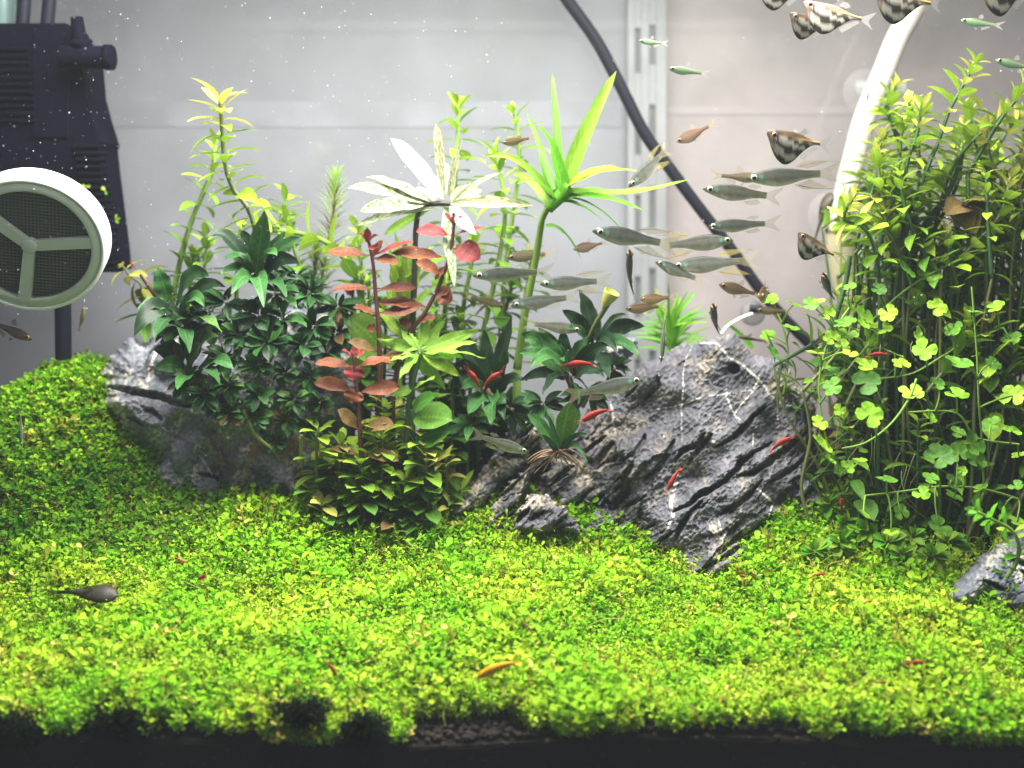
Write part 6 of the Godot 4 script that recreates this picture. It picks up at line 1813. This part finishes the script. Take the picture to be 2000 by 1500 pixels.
# ---------------------------------------------------------------- animals
func make_animals() -> void:
	var blue := Color(0.10, 0.17, 0.21)
	var grn := Color(0.15, 0.19, 0.12)
	protos = {
		"rain": make_rainbow(0.0, false, blue), "rain_b": make_rainbow(0.25, false, grn), "rain_c": make_rainbow(-0.25, false, blue),
		"long": make_rainbow(0.1, true, Color(0.10, 0.13, 0.15)), "long_b": make_rainbow(-0.2, true, blue),
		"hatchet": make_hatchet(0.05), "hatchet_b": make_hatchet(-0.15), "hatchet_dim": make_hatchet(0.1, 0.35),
		"tan": make_tetra(0.1, Color(0.16, 0.095, 0.045), Color(0.29, 0.18, 0.085), Color(0.42, 0.31, 0.18)), "tan_b": make_tetra(-0.2, Color(0.18, 0.095, 0.055), Color(0.32, 0.19, 0.12), Color(0.45, 0.33, 0.23), 1.1),
		"dim": make_tetra(0.1, Color(0.15, 0.11, 0.06), Color(0.26, 0.20, 0.11), Color(0.33, 0.28, 0.18), 0.85), "dark": make_tetra(0.3, Color(0.045, 0.038, 0.028), Color(0.10, 0.075, 0.05), Color(0.20, 0.14, 0.08), 0.75, M.fin_dark),
		"green": make_tetra(-0.1, Color(0.22, 0.25, 0.14), Color(0.20, 0.31, 0.17), Color(0.16, 0.40, 0.20), 0.8, M.fin_clear),
		"oto": make_otocinclus(0.55, 1.7), "cat": make_otocinclus(0.42, 1.9),
		"red": make_shrimp(mat(lin(0.32, 0.036, 0.026), 0.4, {"back": 0.3, "vc": true}), mat(lin(0.42, 0.06, 0.04), 0.4, {"alpha": 0.75})),
		"faint": make_shrimp(mat(lin(0.34, 0.09, 0.05), 0.35, {"alpha": 0.7, "vc": true}), mat(lin(0.40, 0.12, 0.06), 0.4, {"alpha": 0.5})),
		"yellow": make_shrimp(mat(lin(0.62, 0.32, 0.014), 0.34, {"back": 0.3, "vc": true}), mat(lin(0.60, 0.36, 0.05), 0.4, {"alpha": 0.75})),
	}
	var rg := "slender bluish fish in the middle of the tank"
	var hg := "marbled deep-bellied fish"
	var tg := "small tan fish"
	# kind, name, head, tail, depth of head, of tail, label, category, group
	var rows := [
		["long", "silver_fish", [1457, 350], [1645, 338], 0.72, 0.725, "bluish fish with long trailing yellow fins, nearest the white pipe", "fish", rg],
		["dim", "silver_fish", [1490, 348], [1385, 342], 0.76, 0.77, "faint yellowish fish heading right, overlapped by the long-finned one by the pipe", "fish", rg],
		["rain_b", "silver_fish", [1373, 370], [1536, 388], 0.70, 0.705, "grey-green fish with yellow tail under the long-finned one by the pipe", "fish", rg],
		["rain", "silver_fish", [1382, 443], [1526, 436], 0.72, 0.72, "slim silver fish crossing the black cable, pointing left", "fish", rg],
		["long_b", "silver_fish", [1157, 452], [1318, 478], 0.71, 0.72, "bluish-teal fish facing left, nose to tail with a fish facing right", "fish", rg],
		["long", "silver_fish", [1432, 470], [1272, 482], 0.735, 0.73, "bluish fish facing right with a yellow fin, its nose at the black cable", "fish", rg],
		["rain_c", "silver_fish", [1280, 512], [1372, 552], 0.725, 0.74, "green-tinted fish turning away, partly hidden, below the yellow-finned one", "fish", rg],
		["long_b", "silver_fish", [1312, 522], [1482, 508], 0.75, 0.76, "long-finned grey fish whose tail crosses the black cable", "fish", rg],
		["rain_c", "silver_fish", [924, 540], [1082, 528], 0.70, 0.705, "large scaled silver-blue fish in front of the green stems", "fish", rg],
		["long_b", "silver_fish", [1055, 556], [1190, 548], 0.70, 0.71, "bluish fish with yellow tail above the dark upright leaf", "fish", rg],
		["rain", "silver_fish", [998, 598], [1136, 578], 0.755, 0.76, "hazy pale fish below the big scaled silver-blue one", "fish", rg],
		["rain_b", "silver_fish", [1136, 646], [1020, 630], 0.735, 0.745, "dull green fish pointing right at the cup flower's foot", "fish", rg],
		["rain_c", "silver_fish", [1256, 742], [1100, 776], 0.675, 0.68, "shiny scaled fish pointing right in front of the big rock's left edge", "fish", rg],
		["rain_b", "silver_fish", [1032, 884], [918, 846], 0.670, 0.675, "olive fish nosing at the brown roots on the rock", "fish", rg],
		["long", "silver_fish", [1228, 366], [1312, 286], 0.70, 0.725, "grey fish diving nose-down at the tip of the strap leaves", "fish", rg],
		["hatchet", "hatchetfish", [1497, 282], [1628, 286], 0.70, 0.705, "marbled hatchet-shaped fish swimming alone left of the white pipe", "fish", hg],
		["hatchet_b", "hatchetfish", [1553, 470], [1642, 508], 0.715, 0.735, "marbled hatchet-shaped fish with head up, low beside the white pipe", "fish", hg],
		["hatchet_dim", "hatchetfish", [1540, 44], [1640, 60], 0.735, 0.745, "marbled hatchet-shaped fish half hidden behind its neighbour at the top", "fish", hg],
		["hatchet", "hatchetfish", [1567, 26], [1712, 44], 0.695, 0.70, "front one of two overlapping hatchet-shaped fish at the top", "fish", hg],
		["hatchet", "hatchetfish", [1706, 6], [1846, 12], 0.70, 0.70, "hatchet-shaped fish right at the top end of the white pipe", "fish", hg],
		["hatchet_b", "hatchetfish", [1478, -8], [1590, -14], 0.71, 0.715, "hatchet-shaped fish cut off by the top edge, left of the others", "fish", hg],
		["hatchet", "hatchetfish", [1912, -4], [2040, -20], 0.70, 0.705, "hatchet-shaped fish cut off in the top right corner", "fish", hg],
		["tan_b", "tan_fish", [1322, 278], [1404, 238], 0.72, 0.715, "pinkish-tan fish above the diving grey fish", "fish", tg],
		["tan", "tan_fish", [981, 280], [1048, 268], 0.74, 0.74, "small spotted tan fish in front of the pale middle stems", "fish", tg],
		["tan_b", "tan_fish", [1120, 488], [1192, 472], 0.755, 0.765, "translucent tan fish touching a hanging leaf tip", "fish", tg],
		["dim", "tan_fish", [990, 504], [1088, 494], 0.765, 0.77, "faint brownish fish behind the large silver-blue one", "fish", tg],
		["tan", "tan_fish", [1404, 556], [1496, 580], 0.735, 0.74, "orange-tan fish just left of the cable's lower part", "fish", tg],
		["tan", "tan_fish", [1484, 582], [1508, 560], 0.73, 0.765, "tan fish seen nearly head-on over the cable", "fish", tg],
		["tan", "tan_fish", [1250, 586], [1326, 580], 0.75, 0.755, "upper of two speckled tan fish by the shelf upright", "fish", tg],
		["tan", "tan_fish", [1222, 604], [1306, 598], 0.735, 0.74, "lower of two speckled tan fish by the shelf upright", "fish", tg],
		["dim", "tan_fish", [1478, 606], [1552, 608], 0.75, 0.755, "brownish fish beside the small dark suction cup", "fish", tg],
		["dim", "tan_fish", [1695, 388], [1770, 382], 0.74, 0.75, "pale fish peeking out of the left side of the right thicket", "fish", tg],
		["dim", "tan_fish", [866, 662], [905, 640], 0.775, 0.79, "small spotted fish hiding behind the dark middle leaves", "fish", tg],
		["dim", "tan_fish", [985, 600], [900, 575], 0.80, 0.80, "blurred tan fish behind the red leaf and green stems", "fish", tg],
		["green", "green_fish", [1306, 134], [1388, 146], 0.70, 0.705, "tiny green fish right of the shelf upright, lower of two there", "fish", "tiny green fish"],
		["green", "green_fish", [1248, 80], [1306, 86], 0.72, 0.73, "tiny green fish over the shelf upright near the top", "fish", "tiny green fish"],
		["green", "green_fish", [1876, 40], [1962, 52], 0.70, 0.705, "tiny green fish above the tallest plant tip", "fish", "tiny green fish"],
		["green", "green_fish", [1944, 118], [2035, 138], 0.69, 0.70, "tiny green fish at the right edge behind a drooping leaf", "fish", "tiny green fish"],
		["dark", "dark_fish", [62, 664], [-30, 622], 0.68, 0.69, "dark fish entering low from the left edge under the strainer", "fish", ""],
		["dim", "brown_fish", [166, 598], [152, 660], 0.80, 0.80, "brown fish hanging nose-up behind the strainer pipe", "fish", ""],
	]
	for r in rows:
		swim(r[0], r[1], r[2], r[3], r[4], r[5] + rr(-0.012, 0.016), r[6], r[7], r[8], Vector3(rr(-0.1, 0.1), 1, rr(-0.15, 0.25)))
	var to_us := Vector3(0.1, 0.15, 1)
	swim("dark", "brown_fish", [1230, 486], [1226, 600], 0.725, 0.745, "brown fish seen from above, upright before the shelf upright's slots", "fish", "", to_us)
	swim("dark", "brown_fish", [1393, 592], [1396, 672], 0.715, 0.745, "brown fish seen from above, upright over the big rock's peak", "fish", "", to_us)
	swim("dark", "brown_fish", [1608, 532], [1624, 604], 0.71, 0.74, "dark fish seen from above, at the left edge of the thicket", "fish", "", to_us)
	swim("rain", "silver_fish", [1291, 708], [1300, 604], 0.675, 0.69, "grey fish pointing straight down at the big rock's left slope", "fish", rg, to_us)
	swim("rain", "silver_fish", [42, 872], [40, 800], 0.69, 0.70, "blue-grey fish pointing straight down before the left mound", "fish", rg, to_us)
	swim("oto", "sucker_fish", [1624, 376], [1584, 478], 0.872, 0.872, "dark striped sucker fish clinging upright to the white pipe", "fish", "", Vector3(-0.75, -0.1, 0.65))
	swim("oto", "sucker_fish", [1440, 658], [1502, 668], 0.83, 0.83, "striped sucker fish resting behind the big rock's peak", "fish", "")
	swim("cat", "dark_catfish", [230, 1164], [88, 1150], lawn_depth(1172) - 0.020, lawn_depth(1172) - 0.012, "dark speckled catfish resting on the carpet in the left foreground", "fish", "", Vector3(0.0, 0.8, 0.6))
	# shrimps
	var sg := "red shrimps"
	var sh := [
		["red", [1088, 722], [1160, 698], 0.712, "brightest red shrimp, sitting on the dark middle leaves"], ["red", [905, 716], [948, 756], 0.732, "red shrimp in the dark leaves, left of a pair"], ["red", [990, 724], [936, 748], 0.725, "red shrimp in the dark leaves, right of a pair"],
		["red", [1122, 836], [1184, 786], 0.690, "deep red shrimp on the left shoulder of the big rock"], ["red", [1556, 852], [1496, 872], 0.690, "red shrimp on the right half of the big rock"], ["red", [1298, 972], [1320, 912], 0.675, "red shrimp upright along the tan vein of the big rock"],
		["red", [1735, 696], [1690, 688], 0.70, "red shrimp under the clover leaves"], ["red", [1640, 962], [1640, 1008], 0.72, "small red shrimp in the dark right of the big rock"], ["red", [1690, 206], [1694, 178], 0.80, "red shrimp hanging from a leaf before the white pipe"],
		["red", [256, 508], [264, 530], 0.79, "tiny red shrimp on the washed-out plantlet"], ["red", [60, 840], [50, 866], 0.70, "tiny red shrimp on the left mound"], ["faint", [84, 1036], [42, 1046], 0.655, "faint red shrimp on the far left carpet"],
		["red", [412, 1118], [378, 1136], 0.632, "red shrimp on the carpet right of the catfish"], ["faint", [338, 1086], [382, 1106], 0.642, "pale shrimp on the carpet above the catfish"], ["red", [664, 1326], [642, 1286], 0.578, "red shrimp on the front carpet left of the yellow one"],
		["faint", [1044, 1244], [1028, 1214], 0.600, "small pinkish shrimp on the carpet above the yellow one"], ["red", [1636, 1128], [1588, 1114], 0.630, "red shrimp on the carpet at the foot of the dark right gap"], ["red", [1672, 1186], [1706, 1166], 0.615, "red shrimp in the middle of the right carpet"],
		["red", [1812, 1296], [1756, 1288], 0.585, "red shrimp lying flat on the right front carpet"], ["faint", [1732, 1336], [1702, 1326], 0.575, "small red shrimp near the front right glass"], ["red", [1456, 1122], [1436, 1114], 0.64, "tiny red shrimp at the toe of the big rock, left of two"], ["red", [1508, 1116], [1488, 1112], 0.64, "tiny red shrimp at the toe of the big rock, right of two"],
		["yellow", [914, 1336], [1004, 1274], 0.566, "yellow shrimp on the bank at the front glass"], ["faint", [32, 1284], [58, 1276], 0.59, "faint reddish shrimp on the carpet at the left edge"], ["faint", [1565, 744], [1585, 752], 0.76, "tiny red shrimp behind the big rock's right shoulder"],
	]
	for r in sh:
		if r[1][1] > 1030: r[3] = lawn_depth(maxf(r[1][1], r[2][1])) - 0.016
		var o := swim(r[0], "red_shrimp" if r[0] != "yellow" else "yellow_shrimp", r[1], r[2], r[3], r[3], r[4], "shrimp", sg if r[0] != "yellow" else "", Vector3(0, 0.9, 0.35) if absf(r[1][0] - r[2][0]) > 12 else Vector3(-0.5, 0.2, 0.8))
		o.scale *= 0.86
		o.position += Vector3(0, 0.001, 0.003)
	for k in protos: protos[k].free()

func make_specks() -> void:
	var b := SphereMesh.new()
	b.radius = 0.5
	b.height = 1.0
	b.radial_segments = 6
	b.rings = 4
	var xf := []
	for i in 950:
		var px := rr(0, 1000) if i < 620 else rr(0, 2000)
		var py := rr(0, 620) if i < 620 else rr(0, 900)
		var s := 0.00026 + 0.00034 * pow(rng.randf(), 3.0)
		if i % 60 == 0: s *= 2.0
		xf.append(Transform3D(Basis.from_scale(Vector3(s, s * rr(0.8, 1.4), s)), P(px, py, rr(0.565, 0.85))))
	var o := thing("drifting_specks", Vector3(0, 0, 0))
	scatter("specks", b, mat(lin(0.85, 0.85, 0.85), 0.4), xf, [], o)
	tag(o, "fine white specks drifting in the water, thickest near the filter", "specks", "", "stuff")
